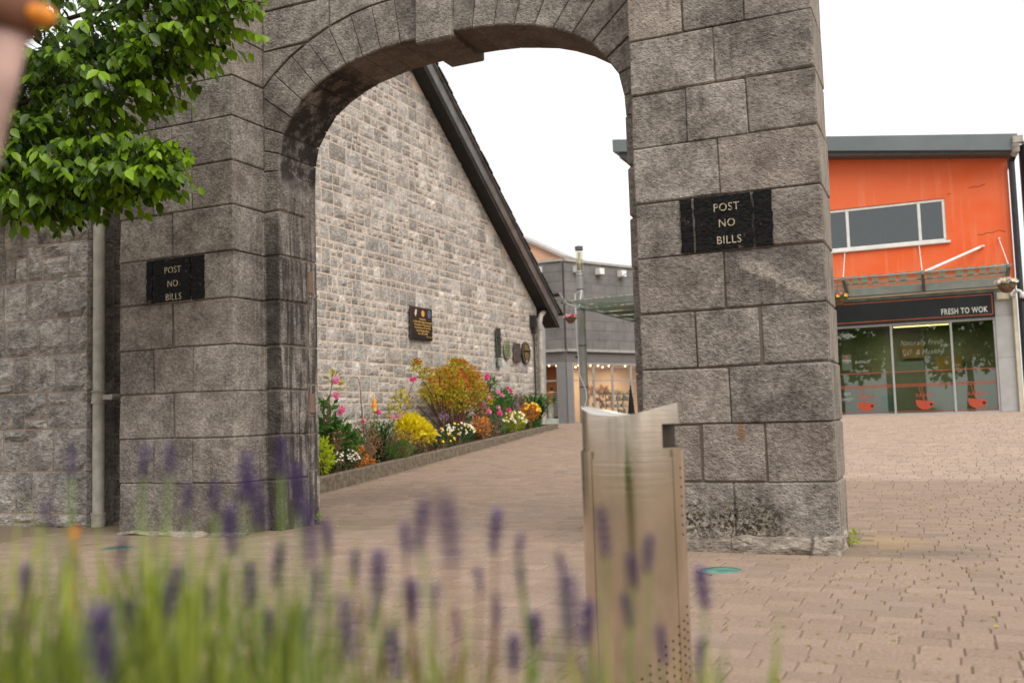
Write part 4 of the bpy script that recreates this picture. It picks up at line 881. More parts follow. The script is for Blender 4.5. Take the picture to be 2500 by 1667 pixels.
# hanging baskets
def tf(p, a, b): return tuple(p[i] for i in range(3))
def quadleaf(vs, fs, tn, c, d, n_, L_, w, t, fold=.25):
    o = len(vs); s_ = d.cross(n_).normalized(); m = c+d*L_*.45
    vs += [c, m+s_*w/2+n_*fold*w, c+d*L_, m-s_*w/2+n_*fold*w, m]; fs += [(o, o+4, o+1), (o+4, o+2, o+1), (o, o+3, o+4), (o+4, o+3, o+2)]; tn += [t]*5
def rv(): 
    while True:
        v = Vector((random.uniform(-1, 1), random.uniform(-1, 1), random.uniform(-1, 1)))
        if .01 < v.length < 1: return v
def foliage(name, mat, parent, blobs, N, L_=.04, W_=.02, shell=.55, up=.3, tone=(0, 1), kind=None, sub_=True, fold=.2):
    """leaves scattered in ellipsoids [(centre, radii, weight)]; returned as one mesh"""
    vs, fs, tn = [], [], []; ws = [b[2] for b in blobs]
    for _ in range(N):
        c, r, _w = random.choices(blobs, ws)[0]; u = rv().normalized(); k = (random.uniform(shell, 1.0))
        u2 = Vector((u.x*r[0], u.y*r[1], u.z*r[2]))*k; p = Vector(c)+u2
        d = (u*.7+rv()*.8+Vector((0, 0, up))).normalized(); n_ = d.orthogonal().normalized(); n_.rotate(Matrix.Rotation(random.uniform(0, 6.28), 3, d))
        if n_.z < 0: n_ = -n_
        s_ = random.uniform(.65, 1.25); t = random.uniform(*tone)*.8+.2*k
        quadleaf(vs, fs, tn, p, d, n_, L_*s_, W_*s_, (t, 0, 1), fold)
    mb = MB(); mb.v = [tuple(v) for v in vs]; mb.f = fs; mb.t = tn; mb.mi = [0]*len(fs)
    return mb.build(name, mat, parent, kind=kind)
def blossom(mb, c, r, n=9, layers=3, facing=None):
    c = Vector(c); ax = (Vector(facing) if facing else Vector((.8, -.6, .5))).normalized(); a = ax.orthogonal().normalized(); b = ax.cross(a)
    for l_ in range(layers):
        rr = r*(1-.28*l_); tilt = .25+.45*l_
        for k in range(n-l_*2):
            th = 2*math.pi*(k+.5*l_+random.uniform(-.2, .2))/(n-l_*2); d = (a*math.cos(th)+b*math.sin(th)); s_ = ax.cross(d)
            p0 = c+ax*r*.1*l_; tip = c+d*rr+ax*rr*tilt; w = rr*.55; t = (random.uniform(.2, 1), 0, 1)
            mb.add([p0, p0+(tip-p0)*.6+s_*w*.6, tip, p0+(tip-p0)*.6-s_*w*.6], [(0, 1, 2, 3)], t)
def basket(c, r, mats, label, seed):
    random.seed(seed); t = thing('hanging_basket', label, 'flower basket', c)
    mb = MB(); mb.lathe([(0, -r*.95), (r*.45, -r*.85), (r*.85, -r*.4), (r, 0), (0, -.02)], c, 16); mb.build('basket_bowl', WOODB, t)
    foliage('foliage', G_MID, t, [((c[0], c[1], c[2]+r*.15), (r*1.05, r*1.05, r*.45), 1)], 160, .07, .04)
    for m in mats:
        mb = MB()
        for k in range(22):
            u = rv().normalized(); blossom(mb, (c[0]+u.x*r*1.15, c[1]+u.y*r*1.1, c[2]+r*.28+abs(u.z)*r*.45), .042, 5, 1, facing=(0, -1, .3))
        mb.build('flowers', m, t, kind='stuff')
    mb = MB()
    for k in range(3): mb.tube([(c[0]+r*math.cos(k*2.1), c[1]+r*math.sin(k*2.1), c[2]), (c[0], c[1], c[2]+.5)], .006, 4)
    mb.build('hanging_chain', simple('chain_metal', (.1, .1, .1)), t)
basket((-2.22, 24.75, 3.56), .17, [F_MAG, F_YEL], 'hanging basket of magenta and yellow flowers beside the right pier', 5)
basket((1.43, 24.75, 3.60), .20, [F_WHITE, F_YEL, F_PURP, F_WHITE], 'hanging basket of white and yellow flowers at the right end of the shop canopy', 6)
basket((-9.35, 25.1, 3.60), .15, [F_MAG, F_WHITE], 'small hanging basket of pink and white flowers left of the lamp post', 7)
# ------------------------------------------------------------------ lamp post
LP = thing('lamp_post', 'tall tapered grey lamp post with a clear cylindrical lantern, seen through the archway', 'lamp post', (-9.72, 27, .62))
lx, ly = -9.72, 27.0
mb = MB(); mb.lathe([(.145, .6), (.135, 1.6), (.112, 5.05)], (lx, ly, 0), 24); mb.build('post', simple('lamp_post_grey', (.30, .29, .27), .5, .1, .1, 3, .4), LP, smooth=True)
mb = MB(); mb.lathe([(.24, .60), (.24, .64), (.15, .66)], (lx, ly, 0), 20); mb.build('base_plate', BLKP, LP)
for z in (1.73, 2.95, 4.02, 4.62): mb = MB(); mb.lathe([(.150-.006*z, z), (.150-.006*z, z+.03)], (lx, ly, 0), 20); mb.build('band', BLKP, LP)
mb = MB(); mb.lathe([(.118, 5.05), (.125, 5.08), (.115, 5.12), (.125, 5.16), (.11, 5.2)], (lx, ly, 0), 20); mb.build('collar', GREYM, LP)
mb = MB(); mb.lathe([(.108, 5.2), (.108, 5.83)], (lx, ly, 0), 24); mb.build('lantern_glass', LAMPG, LP)
mb = MB(); mb.lathe([(.04, 5.2), (.04, 5.75)], (lx, ly, 0), 10)
for k in range(8): mb.lathe([(.10, 5.22+k*.03), (.06, 5.24+k*.03)], (lx, ly, 0), 20)
mb.build('lamp_core', simple('lamp_core_cream', (.65, .58, .42), .5), LP)
mb = MB(); mb.lathe([(.12, 5.82), (.122, 5.93), (0, 5.96)], (lx, ly, 0), 24); mb.build('lantern_cap', simple('lamp_cap', (.14, .135, .12), .5), LP)
mb = MB(); mb.tube([(-8.66, 22.5, 3.98), (-8.8, 23.4, 3.80), (-9.2, 25.4, 3.92), (-9.62, 26.84, 4.60), (-9.84, 26.86, 4.5), (-9.83, 26.85, 3.2), (-9.78, 26.84, 2.1), (-9.60, 26.84, 1.65), (-9.58, 26.84, 1.4), (-9.68, 26.84, 1.1), (-9.72, 26.84, .7)], .013, 6)
tag(mb.build('cable', WHITEP, None), 'thin white cable running from the gable eave down the lamp post', 'cable')
# ------------------------------------------------------------------ grey shop building with faceted front
C0 = Vector((-15.2, 40, 0)); dv = Vector((.4401, .89795, 0)); nv = Vector((.89795, -.4401, 0))
def LF(s_, z, d=0): return tuple(C0+Vector((-s_, -d, z)))
def RF(s_, z, d=0): return tuple(C0+dv*s_+nv*d+Vector((0, 0, z)))
GS = thing('grey_shop_building', 'dark grey tile clad shop building with lit windows, in the centre behind the lamp post', 'building', (-15.2, 40, .57))
def fb(mb, F, s0, s1, z0, z1, d0, d1, tone=None):
    mb.add([F(s, z, d) for s in (s0, s1) for z in (z0, z1) for d in (d0, d1)], [(0, 1, 3, 2), (4, 6, 7, 5), (0, 4, 5, 1), (2, 3, 7, 6), (0, 2, 6, 4), (1, 5, 7, 3)], tone)
mb = MB(); fb(mb, LF, .0, 6, 3.8, 7.75, -.3, .06); fb(mb, RF, 0, 12, 3.8, 7.75, -.3, .06); mb.build('cladding_wall', simple('joint_grey', (.10, .095, .09)), GS)
for F, smax, nm in ((LF, 3.4, 'L'), (RF, 5.6, 'R')):
    z = 3.86; r = 0
    while z < 7.7:
        s = .0 - (0 if r % 2 == 0 else 0)
        first = True
        while s < smax:
            w = .82 if not (first and r % 2) else .41; first = False
            mb = MB(); fb(mb, F, s+.006, s+w-.006, z+.006, min(z+.43, 7.74)-.006, .02, .085, (random.gauss(1, .05), 0, 1)); mb.build('cladding_tile', TILE, GS); s += w
        z += .43; r += 1
for F, e in ((LF, 6), (RF, 12)):
    mb = MB(); fb(mb, F, -.0, e, 7.75, 7.86, -.35, .16); mb.build('parapet_cap', LEDGE, GS); mb = MB(); fb(mb, F, -.0, e, 3.74, 3.855, -.1, .17); mb.build('ledge', LEDGE, GS)
    mb = MB(); fb(mb, F, -.0, e, 3.26, 3.74, -.25, .04); mb.build('shop_fascia', SFAS, GS)
for F, s_ in ((LF, .95), (RF, .55), (RF, 1.95), (RF, 3.4), (RF, 4.9)):
    mb = MB(); fb(mb, F, s_, s_+.30, 7.28, 7.56, .08, .38); mb.build('wall_lamp', WHITEP, GS)
mb = MB(); fb(mb, LF, 0, .40, .5, 3.27, -.2, .06); fb(mb, RF, 0, .34, .5, 3.27, -.2, .06); mb.build('corner_column', COLM, GS)
# windows
wl = MB(); wl.quad(LF(.40, .78, -.015), LF(2.2, .78, -.015), LF(2.2, 3.2, -.015), LF(.40, 3.2, -.015)); wL = wl.build('shop_window', GLASSW, GS)
wr = MB(); wr.quad(RF(.34, .62, -.015), RF(8, .62, -.015), RF(8, 3.2, -.015), RF(.34, 3.2, -.015)); wR = wr.build('shop_window', GLASSW, GS)
def fbar(F, a, b, z0, z1, par, mat=GREYM, d0=-.05, d1=.03): mb = MB(); fb(mb, F, a, b, z0, z1, d0, d1); return mb.build('window_frame', mat, par)
fbar(LF, .40, 2.2, 3.17, 3.26, wL); fbar(LF, .40, 2.2, 2.44, 2.50, wL); fbar(LF, .40, 2.2, .5, .80, wL, simple('pale_sill', (.42, .48, .42))); fbar(LF, .40, .44, .8, 3.2, wL); fbar(LF, 1.2, 1.24, .8, 3.2, wL)
fbar(RF, .34, 8, 3.17, 3.26, wR); fbar(RF, .34, 8, 2.44, 2.49, wR); fbar(RF, .34, 8, .50, .62, wR)
for s_ in (.34, 1.65, 2.85, 4.1, 5.6): fbar(RF, s_, s_+.09, .6, 3.2, wR)
def rounding(F, s0, s1, zc, nm):
    mb = MB(); 
    for k in range(9): a = random.uniform(0, 6.3); mb.tube([F(s0+(s1-s0)*k/9, zc+.04*math.sin(k*2), .07), F(s0+(s1-s0)*(k+1)/9, zc+.05*math.sin(k*2+2), .07)], .025, 5)
    return mb.build(nm, BLKP, GS)
rounding(RF, .55, 1.15, 3.5, 'shop_emblem')
# interiors: home shop (right facet) and dress shop (left facet)
def vwall(p, q, z0, z1, name, mat):
    p, q = Vector(p), Vector(q); n_ = (q-p).cross(Vector((0, 0, 1))).normalized()*.04; mb = MB()
    mb.add([tuple(p+n_*k+Vector((0, 0, z))) for k in (0, 1) for z in (z0, z1)]+[tuple(q+n_*k+Vector((0, 0, z))) for k in (0, 1) for z in (z0, z1)], [(0, 4, 5, 1), (2, 3, 7, 6), (1, 5, 7, 3), (0, 1, 3, 2), (4, 6, 7, 5)]); return mb.build(name, mat, GS)
PW_ = C0+Vector((-1.62, 3.12, 0)); PB_ = C0+Vector((-1.28, 2.5, 0)); off = Vector((.10, .02, 0))
vwall(C0+off+Vector((0, .3, 0)), PW_+off, .5, 3.25, 'home_shop_wall', PINKW); vwall(PW_+off, RF(9, 0, -2.85), .5, 3.25, 'home_shop_wall', PINKW); vwall(RF(8.6, 0, -2.9), RF(8.6, 0, -.2), .5, 3.25, 'home_shop_wall', PINKW)
vwall(C0+Vector((-.06, .3, 0)), PB_, .5, 3.25, 'dress_shop_wall', BRNW); vwall(PB_, LF(3.2, 0, -2.5), .5, 3.25, 'dress_shop_wall', BRNW); vwall(LF(3.1, 0, -2.5), LF(3.1, 0, -.2), .5, 3.25, 'dress_shop_wall', BRNW)
mb = MB(); mb.add([LF(0, 3.21, -.25), LF(3.2, 3.21, -.25), LF(3.2, 3.21, -2.6), tuple(PW_+Vector((-.1, 0, 3.21))), RF(9, 3.21, -3), RF(9, 3.21, -.25)], [(0, 1, 2, 3), (0, 3, 4, 5)]); mb.build('shop_ceiling', PINKW, GS)
mb = MB(); mb.add([LF(0, .565, -.05), LF(3.2, .565, -.05), LF(3.2, .565, -2.6), tuple(PW_+Vector((-.1, 0, .565))), RF(9, .565, -3), RF(9, .565, -.05)], [(0, 1, 2, 3), (0, 3, 4, 5)]); mb.build('shop_floor', FLOORI, GS)
for F, s_, d in ((LF, .6, -.5), (LF, 1.0, -.5), (LF, .8, -.9), (RF, .62, -.45), (RF, 1.25, -.5), (RF, 2.1, -.6), (RF, 2.6, -.6), (RF, 3.3, -.6), (RF, 4.4, -.6), (RF, 3.9, -1.6), (RF, 2.3, -1.8)):
    c = F(s_, 0, d); mb = MB(); mb.lathe([(0, 3.14), (.035, 3.15), (.035, 3.20)], (c[0], c[1], 0), 8); mb.build('spot_lamp', EMW, GS)
for F, s_, d, en, c in ((RF, 1.5, -1.0, 12, (1, .72, .40)), (RF, 3.2, -1.4, 16, (1, .74, .44)), (RF, 5.6, -1.4, 16, (1, .76, .48)), (LF, .9, -.8, 8, (1, .62, .30))):
    ld = bpy.data.lights.new('shop_ceiling_light', 'AREA'); ld.energy = en; ld.size = .9; ld.color = c; lo = bpy.data.objects.new('shop_ceiling_light', ld); COL.objects.link(lo); lo.location = F(s_, 3.12, d); sub(lo, GS)
# shop contents
def skin_fig(name, edges_pts, edges, radii, mat, parent, root=0, lv=1):
    me = bpy.data.meshes.new(name); me.from_pydata(edges_pts, edges, []); o = bpy.data.objects.new('tmp_fig', me); COL.objects.link(o)
    md = o.modifiers.new('s', 'SKIN'); 
    for v, r in zip(me.skin_vertices[0].data, radii): v.radius = (r, r*.75)
    me.skin_vertices[0].data[root].use_root = True
    o.modifiers.new('u', 'SUBSURF').levels = lv
    dg = bpy.context.evaluated_depsgraph_get(); nm = bpy.data.meshes.new_from_object(o.evaluated_get(dg)); bpy.data.objects.remove(o); nm.name = name
    nm.materials.clear(); nm.materials.append(mat); nm.polygons.foreach_set('use_smooth', [True]*len(nm.polygons))
    q = bpy.data.objects.new(name, nm); COL.objects.link(q); sub(q, parent); return q
def mannequin(c, label, top, bottom, z0=.57):
    t = thing('mannequin', label, 'mannequin', (c[0], c[1], z0)); x, y = c[0], c[1]
    pts = [(0, 0, .95), (0, 0, 1.12), (0, 0, 1.34), (0, 0, 1.47), (0, 0, 1.60), (0, 0, 1.72), (-.19, 0, 1.40), (-.25, .02, 1.12), (-.23, -.05, .86), (.19, 0, 1.40), (.25, .02, 1.12), (.22, -.05, .86), (-.09, 0, .88), (-.10, 0, .48), (-.10, 0, .06), (.09, 0, .88), (.10, 0, .48), (.10, 0, .06)]
    ed = [(0, 1), (1, 2), (2, 3), (3, 4), (4, 5), (2, 6), (6, 7), (7, 8), (2, 9), (9, 10), (10, 11), (0, 12), (12, 13), (13, 14), (0, 15), (15, 16), (16, 17)]
    rd = [.13, .11, .13, .05, .085, .07, .055, .042, .03, .055, .042, .03, .10, .07, .045, .10, .07, .045]
    skin_fig('body', [(x+a, y+b, z0+c_) for a, b, c_ in pts], ed, rd, BLKP, t)
    mb = MB(); mb.lathe([(.19, .92), (.155, 1.08), (.19, 1.30), (.20, 1.40), (.07, 1.46)], (x, y, z0), 14); mb.tube([(x-.19, y, z0+1.40), (x-.26, y, z0+1.14)], .065, 8); mb.tube([(x+.19, y, z0+1.40), (x+.26, y, z0+1.14)], .065, 8); mb.build('top_garment', top, t)
    mb = MB(); mb.lathe([(.17, .96), (.23, .7), (.26, .35)] if bottom[1] else [(.165, .97), (.20, .8), (.17, .2)], (x, y, z0), 14); mb.build('skirt' if bottom[1] else 'trousers', bottom[0], t)
def stripes():
    t = MT('striped_knit'); X, Y, Z = t.sep(t.P()); w = t.m_('SINE', t.m_('MULTIPLY', Z, 62)); return t.fin(t.mix(t.ramp(w, .1, .3), (.035, .035, .045), (.45, .43, .40)), .9)
STRIPE = stripes()
mannequin(LF(1.02, 0, -.75), 'left shop mannequin in an orange top and white trousers', simple('orange_top', (.50, .24, .09)), (simple('white_trousers', (.6, .62, .58)), False))
mannequin(LF(.60, 0, -.55), 'right shop mannequin in a long striped grey dress', STRIPE, (STRIPE, True))
r0 = lambda s_, z, d: Vector(RF(s_, z, d))
wrt = thing('wreath', 'round brown wreath hanging in the lit shop window', 'wreath', tuple(r0(2.5, 1.35, -.6)))
mb = MB()
for k in range(46):
    a = 2*math.pi*k/46; rr = .26+random.uniform(-.05, .05); p = r0(2.5+rr*math.cos(a), 1.35+rr*math.sin(a)*1.1, -.6); mb.m = k % 2; cblock(mb, p.x-.045, p.x+.045, p.y-.045, p.y+.045, p.z-.045, p.z+.045, .012, .012)
mb.build('wreath_ring', [WOODB, simple('wreath_red', (.25, .06, .05))], wrt)
for s_, sz in ((2.45, .36), (3.35, .30)):
    c = r0(s_+.1, 2.02, -1.2); o = foliage('dried_plant', G_BRN, None, [(tuple(c), (sz*.8, sz*.8, sz*.6), 1)], 150, .20, .08, .3, .2); tag(o, 'dried brown leafy arrangement above the wreath' if s_ < 2.8 else 'dried leafy stems to the right in the shop window', 'plant')
sh = thing('shelf_unit', 'open metal shelf unit with small goods in the lit shop window', 'shelves', tuple(r0(3.6, .57, -1.3)))
for z in (.95, 1.25, 1.55, 1.85): mb = MB(); fb(mb, RF, 3.5, 5.6, z, z+.025, -1.5, -1.2); mb.build('shelf', DARKMET, sh)
for s_ in (3.5, 3.9, 4.3, 4.7, 5.1, 5.6): mb = MB(); fb(mb, RF, s_, s_+.03, .57, 1.9, -1.5, -1.47); mb.build('upright', DARKMET, sh)
cm = [simple('goods_'+k, c) for k, c in (('cream', (.6, .5, .35)), ('grey', (.3, .3, .3)), ('gold', (.5, .3, .08)), ('green', (.1, .2, .15)))]
for k in range(46):
    z = random.choice((.97, 1.27, 1.57, 1.87)); s_ = random.uniform(3.55, 5.45); h = random.uniform(.09, .24); mb = MB(); fb(mb, RF, s_, s_+random.uniform(.05, .14), z+.002, z+h, -1.42, -1.28); o = mb.build('shop_item', random.choice(cm), None); tag(o, 'one of the small goods crowded on the lit shop shelves', 'shop item', 'small goods on the shop shelves')
tl = thing('table_lamp', 'table lamp with a glowing cream shade low in the shop window', 'lamp', tuple(r0(1.85, .6, -.7))); p = r0(1.85, 0, -.7)
mb = MB(); mb.lathe([(.20, .95), (.09, 1.2)], (p.x, p.y, 0), 14); mb.build('lamp_shade', emis('glowing_shade', (1, .72, .4), 1.0), tl); mb = MB(); mb.lathe([(.08, .57), (.03, .7), (.03, 1.0)], (p.x, p.y, 0), 10); mb.build('lamp_base', WOODB, tl)
for s_, lab in ((.62, 'small dark coat stand left of the lamp post in the shop window'),):
    p = r0(s_, 0, -.8); mb = MB(); mb.tube([(p.x, p.y, .57), (p.x, p.y, 1.75)], .02, 6)
    for k in range(5): mb.tube([(p.x, p.y, 1.5), (p.x+.16*math.cos(k*1.3), p.y+.16*math.sin(k*1.3), 1.75)], .012, 5)
    mb.tube([(p.x, p.y, 1.0), (p.x, p.y, 1.45)], .06, 6); tag(mb.build('coat_stand', WOODB, None), lab, 'coat stand')
mb = MB(); p = r0(1.35, 0, -1.2); mb.lathe([(.16, .7), (.13, 1.3), (.04, 1.55)], (p.x, p.y, 0), 10); tag(mb.build('coat', simple('olive_coat', (.16, .12, .06)), None), 'olive coat hanging in the shop just left of the lamp post', 'coat')
for s_, z in ((1.15, 2.3), (1.55, 1.8)):
    mb = MB(); fb(mb, RF, s_, s_+.3, z-.3, z+.25, -3.09, -3.05); tag(mb.build('picture', simple('picture_print', (.4, .33, .25)), None), ('framed picture high on the lit shop wall left of the lamp post' if z > 2 else 'lower framed picture on the lit shop wall behind the lamp post'), 'picture', 'pictures in the shop')
# narrow black cone ornament in front of the shop
bp = thing('black_cone', 'narrow black cone ornament just left of the right pier, before the lit shop', 'ornament', (-8.17, 26.6, .68))
mb = MB(); mb.lathe([(.125, .70), (.095, .98), (.05, 1.45), (.012, 1.74), (0, 1.75)], (-8.17, 26.6, 0), 16); mb.build('cone', simple('cone_black', (.008, .008, .009), .7), bp); mb = MB(); mb.lathe([(.15, .66), (.15, .70), (.1, .71)], (-8.17, 26.6, 0), 16); mb.build('base', BLKP, bp)
# peach building further back
PB = thing('peach_building', 'peach rendered building with a sloping white edged roof behind the dark grey shop', 'building', (-21, 50, .5))
mb = MB(); mb.add([(-24, 50, 0), (-14, 50, 0), (-14, 50, 8.0), (-18.9, 50, 9.62), (-24, 50, 12.3), (-24, 58, 0), (-14, 58, 0), (-14, 58, 8.0), (-18.9, 58, 9.62), (-24, 58, 12.3)], [(0, 1, 2, 3, 4), (9, 8, 7, 6, 5), (1, 6, 7, 2), (2, 7, 8, 3), (3, 8, 9, 4), (4, 9, 5, 0)]); mb.build('wall', PEACH, PB)
for a, b in (((-24, 12.3), (-18.9, 9.62)), ((-18.9, 9.62), (-14, 8.0))):
    mb = MB(); mb.add([(x, y, z+dz) for y in (49.8, 58) for (x, z) in (a, b) for dz in (.0, .16)], [(0, 2, 3, 1), (4, 5, 7, 6), (0, 4, 6, 2), (1, 3, 7, 5), (0, 1, 5, 4), (2, 6, 7, 3)]); mb.build('verge', LEDGE, PB)
mb = MB(); mb.tube([(-24, 49.98, 11.0), (-18.9, 49.98, 8.9)], .02, 4); mb.build('render_joint', simple('peach_joint', (.4, .2, .13)), PB)
# ------------------------------------------------------------------ litter bin
BC = (-1.083, 3.51); BZ = -.055
BN = thing('litter_bin', 'tall round brushed steel litter bin with scooped lid and side slot in the foreground', 'litter bin', (BC[0], BC[1], BZ))
ca = math.atan2(-BC[1], -BC[0])             # direction from the bin to the camera
def bp_(phi, r, z): a = ca+phi; return (BC[0]+r*math.cos(a), BC[1]+r*math.sin(a), z)   # phi>0 turns to the right seen from the camera
def ztop(phi, r=.182):
    a = ca+phi-math.radians(-19); s_ = r*math.sin(a-ca)/.182      # scoop axis slightly turned
    return .926+.040*s_*s_
def shell(mb, r, z0, ztopf, p0, p1, n=64, skip=None, th=.004, rows=12):
    if p1-p0 < 6.2:
        for q in (p0, p1): mb.add([bp_(q, r, z0), bp_(q, .181, z0), bp_(q, .181, ztopf(q)), bp_(q, r, ztopf(q))], [(0, 1, 2, 3)])
    for k in range(n):
        a, b = p0+(p1-p0)*k/n, p0+(p1-p0)*(k+1)/n
        za, zb = ztopf(a), ztopf(b); mid = (a+b)/2
        segs = [(z0, za, zb)]
        if skip and skip[0] < mid < skip[1]: segs = [(z0, skip[2], skip[2]), (skip[3], za, zb)]
        for s0, ta, tb in segs: mb.add([bp_(a, r, s0), bp_(b, r, s0), bp_(b, r, tb), bp_(a, r, ta)], [(0, 1, 2, 3)]); mb.add([bp_(a, r-th, s0), bp_(b, r-th, s0), bp_(b, r-th, tb), bp_(a, r-th, ta)], [(3, 2, 1, 0)]); mb.add([bp_(a, r, ta), bp_(b, r, tb), bp_(b, r-th, tb), bp_(a, r-th, ta)], [(0, 1, 2, 3)]); mb.add([bp_(a, r, s0), bp_(a, r-th, s0), bp_(b, r-th, s0), bp_(b, r, s0)], [(0, 1, 2, 3)])
mb = MB(); shell(mb, .182, BZ+.02, ztop, -math.pi, math.pi, 96, (math.radians(39), math.radians(138), .806, .892)); mb.build('bin_body', STEEL, BN)
mb = MB(); n = 40
vs = []
for j in range(0, 11):
    for k in range(n):
        rr = .182*j/10; ph = 2*math.pi*k/n; vs.append(bp_(ph, rr, .923+.040*(rr/.182*math.sin(ph+math.radians(19)))**2 - .000))
mb.add(vs, [(j*n+k, j*n+(k+1) % n, (j+1)*n+(k+1) % n, (j+1)*n+k) for j in range(10) for k in range(n)]); mb.build('scooped_lid', simple('lid_satin_steel', (.80, .77, .73), .38, .75, .05, 5, .5), BN, smooth=True)
mb = MB(); shell(mb, .163, .78, lambda p: .918, -math.pi, math.pi, 40); mb.build('slot_liner', DARKMET, BN)
mb = MB(); mb.lathe([(.178, .800), (0, .800)], (BC[0], BC[1], 0), 40); mb.build('slot_floor', DARKMET, BN)
mb = MB(); shell(mb, .190, BZ+.012, lambda p: .80, math.radians(50.55), math.radians(308.95), 70); mb.build('rear_cladding', STEEL, BN)
mb = MB(); shell(mb, .1875, BZ+.012, lambda p: .772, math.radians(-51), math.radians(50.5), 40); dp = mb.build('front_door', STEEL, BN)
mb = MB(); mb.lathe([(.165, BZ), (.165, BZ+.02)], (BC[0], BC[1], 0), 32); mb.build('foot_ring', BLKP, BN)
holes = MB()
def hole(phi, z, r=.1912, s_=.0046):
    c = Vector(bp_(phi, r, z)); nn = Vector((c.x-BC[0], c.y-BC[1], 0)).normalized(); tt = nn.cross(Vector((0, 0, 1)))
    holes.add([tuple(c+tt*s_*math.cos(a)+Vector((0, 0, 1))*s_*math.sin(a)) for a in [k*math.pi/4 for k in range(8)]], [tuple(range(8))])
for k in range(8): hole(math.radians(66), .73-.034*k)
for c in range(9):
    ph = math.radians(68-9.5*c); top = .235-.030*c
    for k in range(12):
        z = top-.030*k-(.015 if c % 2 else 0)
        if z > -.02: hole(ph, z, .1912 if ph > math.radians(51) else .1885)
for z in (.70, .66): hole(math.radians(-72), z)
holes.build('ventilation_holes', DARK, BN, kind='stuff')
# ------------------------------------------------------------------ flush ground lights
for (x, y, lab) in ((-1.328, 6.06, 'round flush ground light with teal glass in front of the right pier'), (-6.31, 6.08, 'round flush ground light with teal glass before the left pier, behind the lavender')):
    t = thing('ground_light', lab, 'ground light', (x, y, -.055), 'ground lights set in the paving')
    mb = MB(); mb.lathe([(.142, -.056), (.142, -.047), (.122, -.046)], (x, y, 0), 36); mb.build('steel_ring', simple('ring_steel', (.42, .35, .29), .4, .5), t)
    mb = MB(); mb.lathe([(.123, -.048), (0, -.047)], (x, y, 0), 36); mb.build('glass_disc', simple('teal_glass', (.10, .27, .22), .25, 0, .35, 9, .5), t)
# ------------------------------------------------------------------ rusty post in the near left corner
RP = thing('rusty_post', 'out of focus rusty post with an orange knob, leaning in at the near left edge', 'post', (-1.1, .7, -.055))
mb = MB(); mb.tube([(-1.13, .688, -.06), (-.984, .726, 1.165), (-.957, .733, 1.28), (-.937, .738, 1.382)], [.016, .019, .021, .025], 14); mb.build('shaft', RUST, RP, smooth=True)
mb = MB(); mb.tube([(-.937, .738, 1.380), (-.933, .739, 1.43)], .032, 14); mb.build('cap', RUSTD, RP, smooth=True)
mb = MB(); mb.tube([(-.915, .745, 1.400), (-.905, .749, 1.398), (-.893, .754, 1.395), (-.884, .758, 1.393)], [.006, .012, .013, .006], 12); mb.build('knob', KNOB, RP, smooth=True)
# ------------------------------------------------------------------ street tree (upper left)
TR = thing('street_tree', 'young broadleaf tree with bright green pointed leaves, crown filling the upper left corner', 'tree', (-8.3, 5.3, -.055))
random.seed(11)
mb = MB(); mb.tube([(-8.3, 5.3, -.1), (-8.27, 5.32, 1.5), (-8.2, 5.35, 2.9), (-8.05, 5.4, 4.2), (-8.0, 5.4, 5.6)], [.10, .085, .075, .055, .03], 12); mb.build('trunk', BARK, TR, smooth=True)
limbs = [[(-8.2, 5.35, 2.6), (-7.4, 5.5, 2.95), (-6.5, 5.6, 3.12), (-5.7, 5.65, 3.02)], [(-8.1, 5.38, 3.3), (-7.3, 5.55, 3.6), (-6.3, 5.65, 3.75), (-5.5, 5.7, 3.8)], [(-8.05, 5.4, 3.9), (-7.1, 5.5, 4.2), (-6.0, 5.6, 4.3), (-5.1, 5.65, 4.25)], [(-8.2, 5.35, 2.8), (-7.7, 5.1, 3.0), (-7.1, 4.95, 3.05)], [(-8.0, 5.4, 4.4), (-7.0, 5.4, 4.7), (-5.8, 5.5, 4.8)]]
for p in limbs: mb = MB(); mb.tube(p, [.035, .025, .016, .006][:len(p)] if len(p) == 4 else [.03, .02, .008], 8); mb.build('branch', BARK, TR, smooth=True)
lobes = [((-6.35, 5.65, 4.15), (1.30, .50, .52), 1.3), ((-5.35, 5.7, 4.12), (.62, .36, .40), .55), ((-5.0, 5.7, 4.45), (.50, .35, .40), .45), ((-7.15, 5.55, 3.9), (.75, .55, .62), .8), ((-6.05, 5.65, 3.72), (.62, .40, .30), .5),
         ((-6.75, 5.6, 3.13), (.80, .48, .40), 1.0), ((-5.95, 5.65, 3.00), (.55, .35, .27), .5), ((-5.6, 5.68, 2.98), (.32, .24, .13), .14), ((-7.35, 5.5, 3.25), (.6, .5, .48), .6), ((-6.6, 5.6, 2.88), (.60, .35, .18), .35), ((-7.2, 5.5, 5.0), (1.5, .6, .6), .6), ((-5.6, 5.6, 4.95), (1.0, .5, .45), .5)]
shoots = []
rnd = random.Random(3)
def leafshape(vs, fs, tn, c, d, n_, L_, w, t):
    s_ = d.cross(n_).normalized(); o = len(vs); dr = -.10*L_
    P_ = lambda a, b, k: c+d*L_*a+s_*w*b+n_*(k*w)+Vector((0, 0, dr*a*a))
    vs += [P_(0, 0, 0), P_(.25, .42, .12), P_(.55, .5, .14), P_(.82, .26, .06), P_(1.03, 0, -.05), P_(.82, -.26, .06), P_(.55, -.5, .14), P_(.25, -.42, .12), P_(.28, 0, -.02), P_(.62, 0, -.02)]
    fs += [(o, o+8, o+1), (o+8, o+9, o+2, o+1), (o+9, o+4, o+3, o+2), (o, o+7, o+8), (o+8, o+7, o+6, o+9), (o+9, o+6, o+5, o+4)]; tn += [t]*10
leaves = []
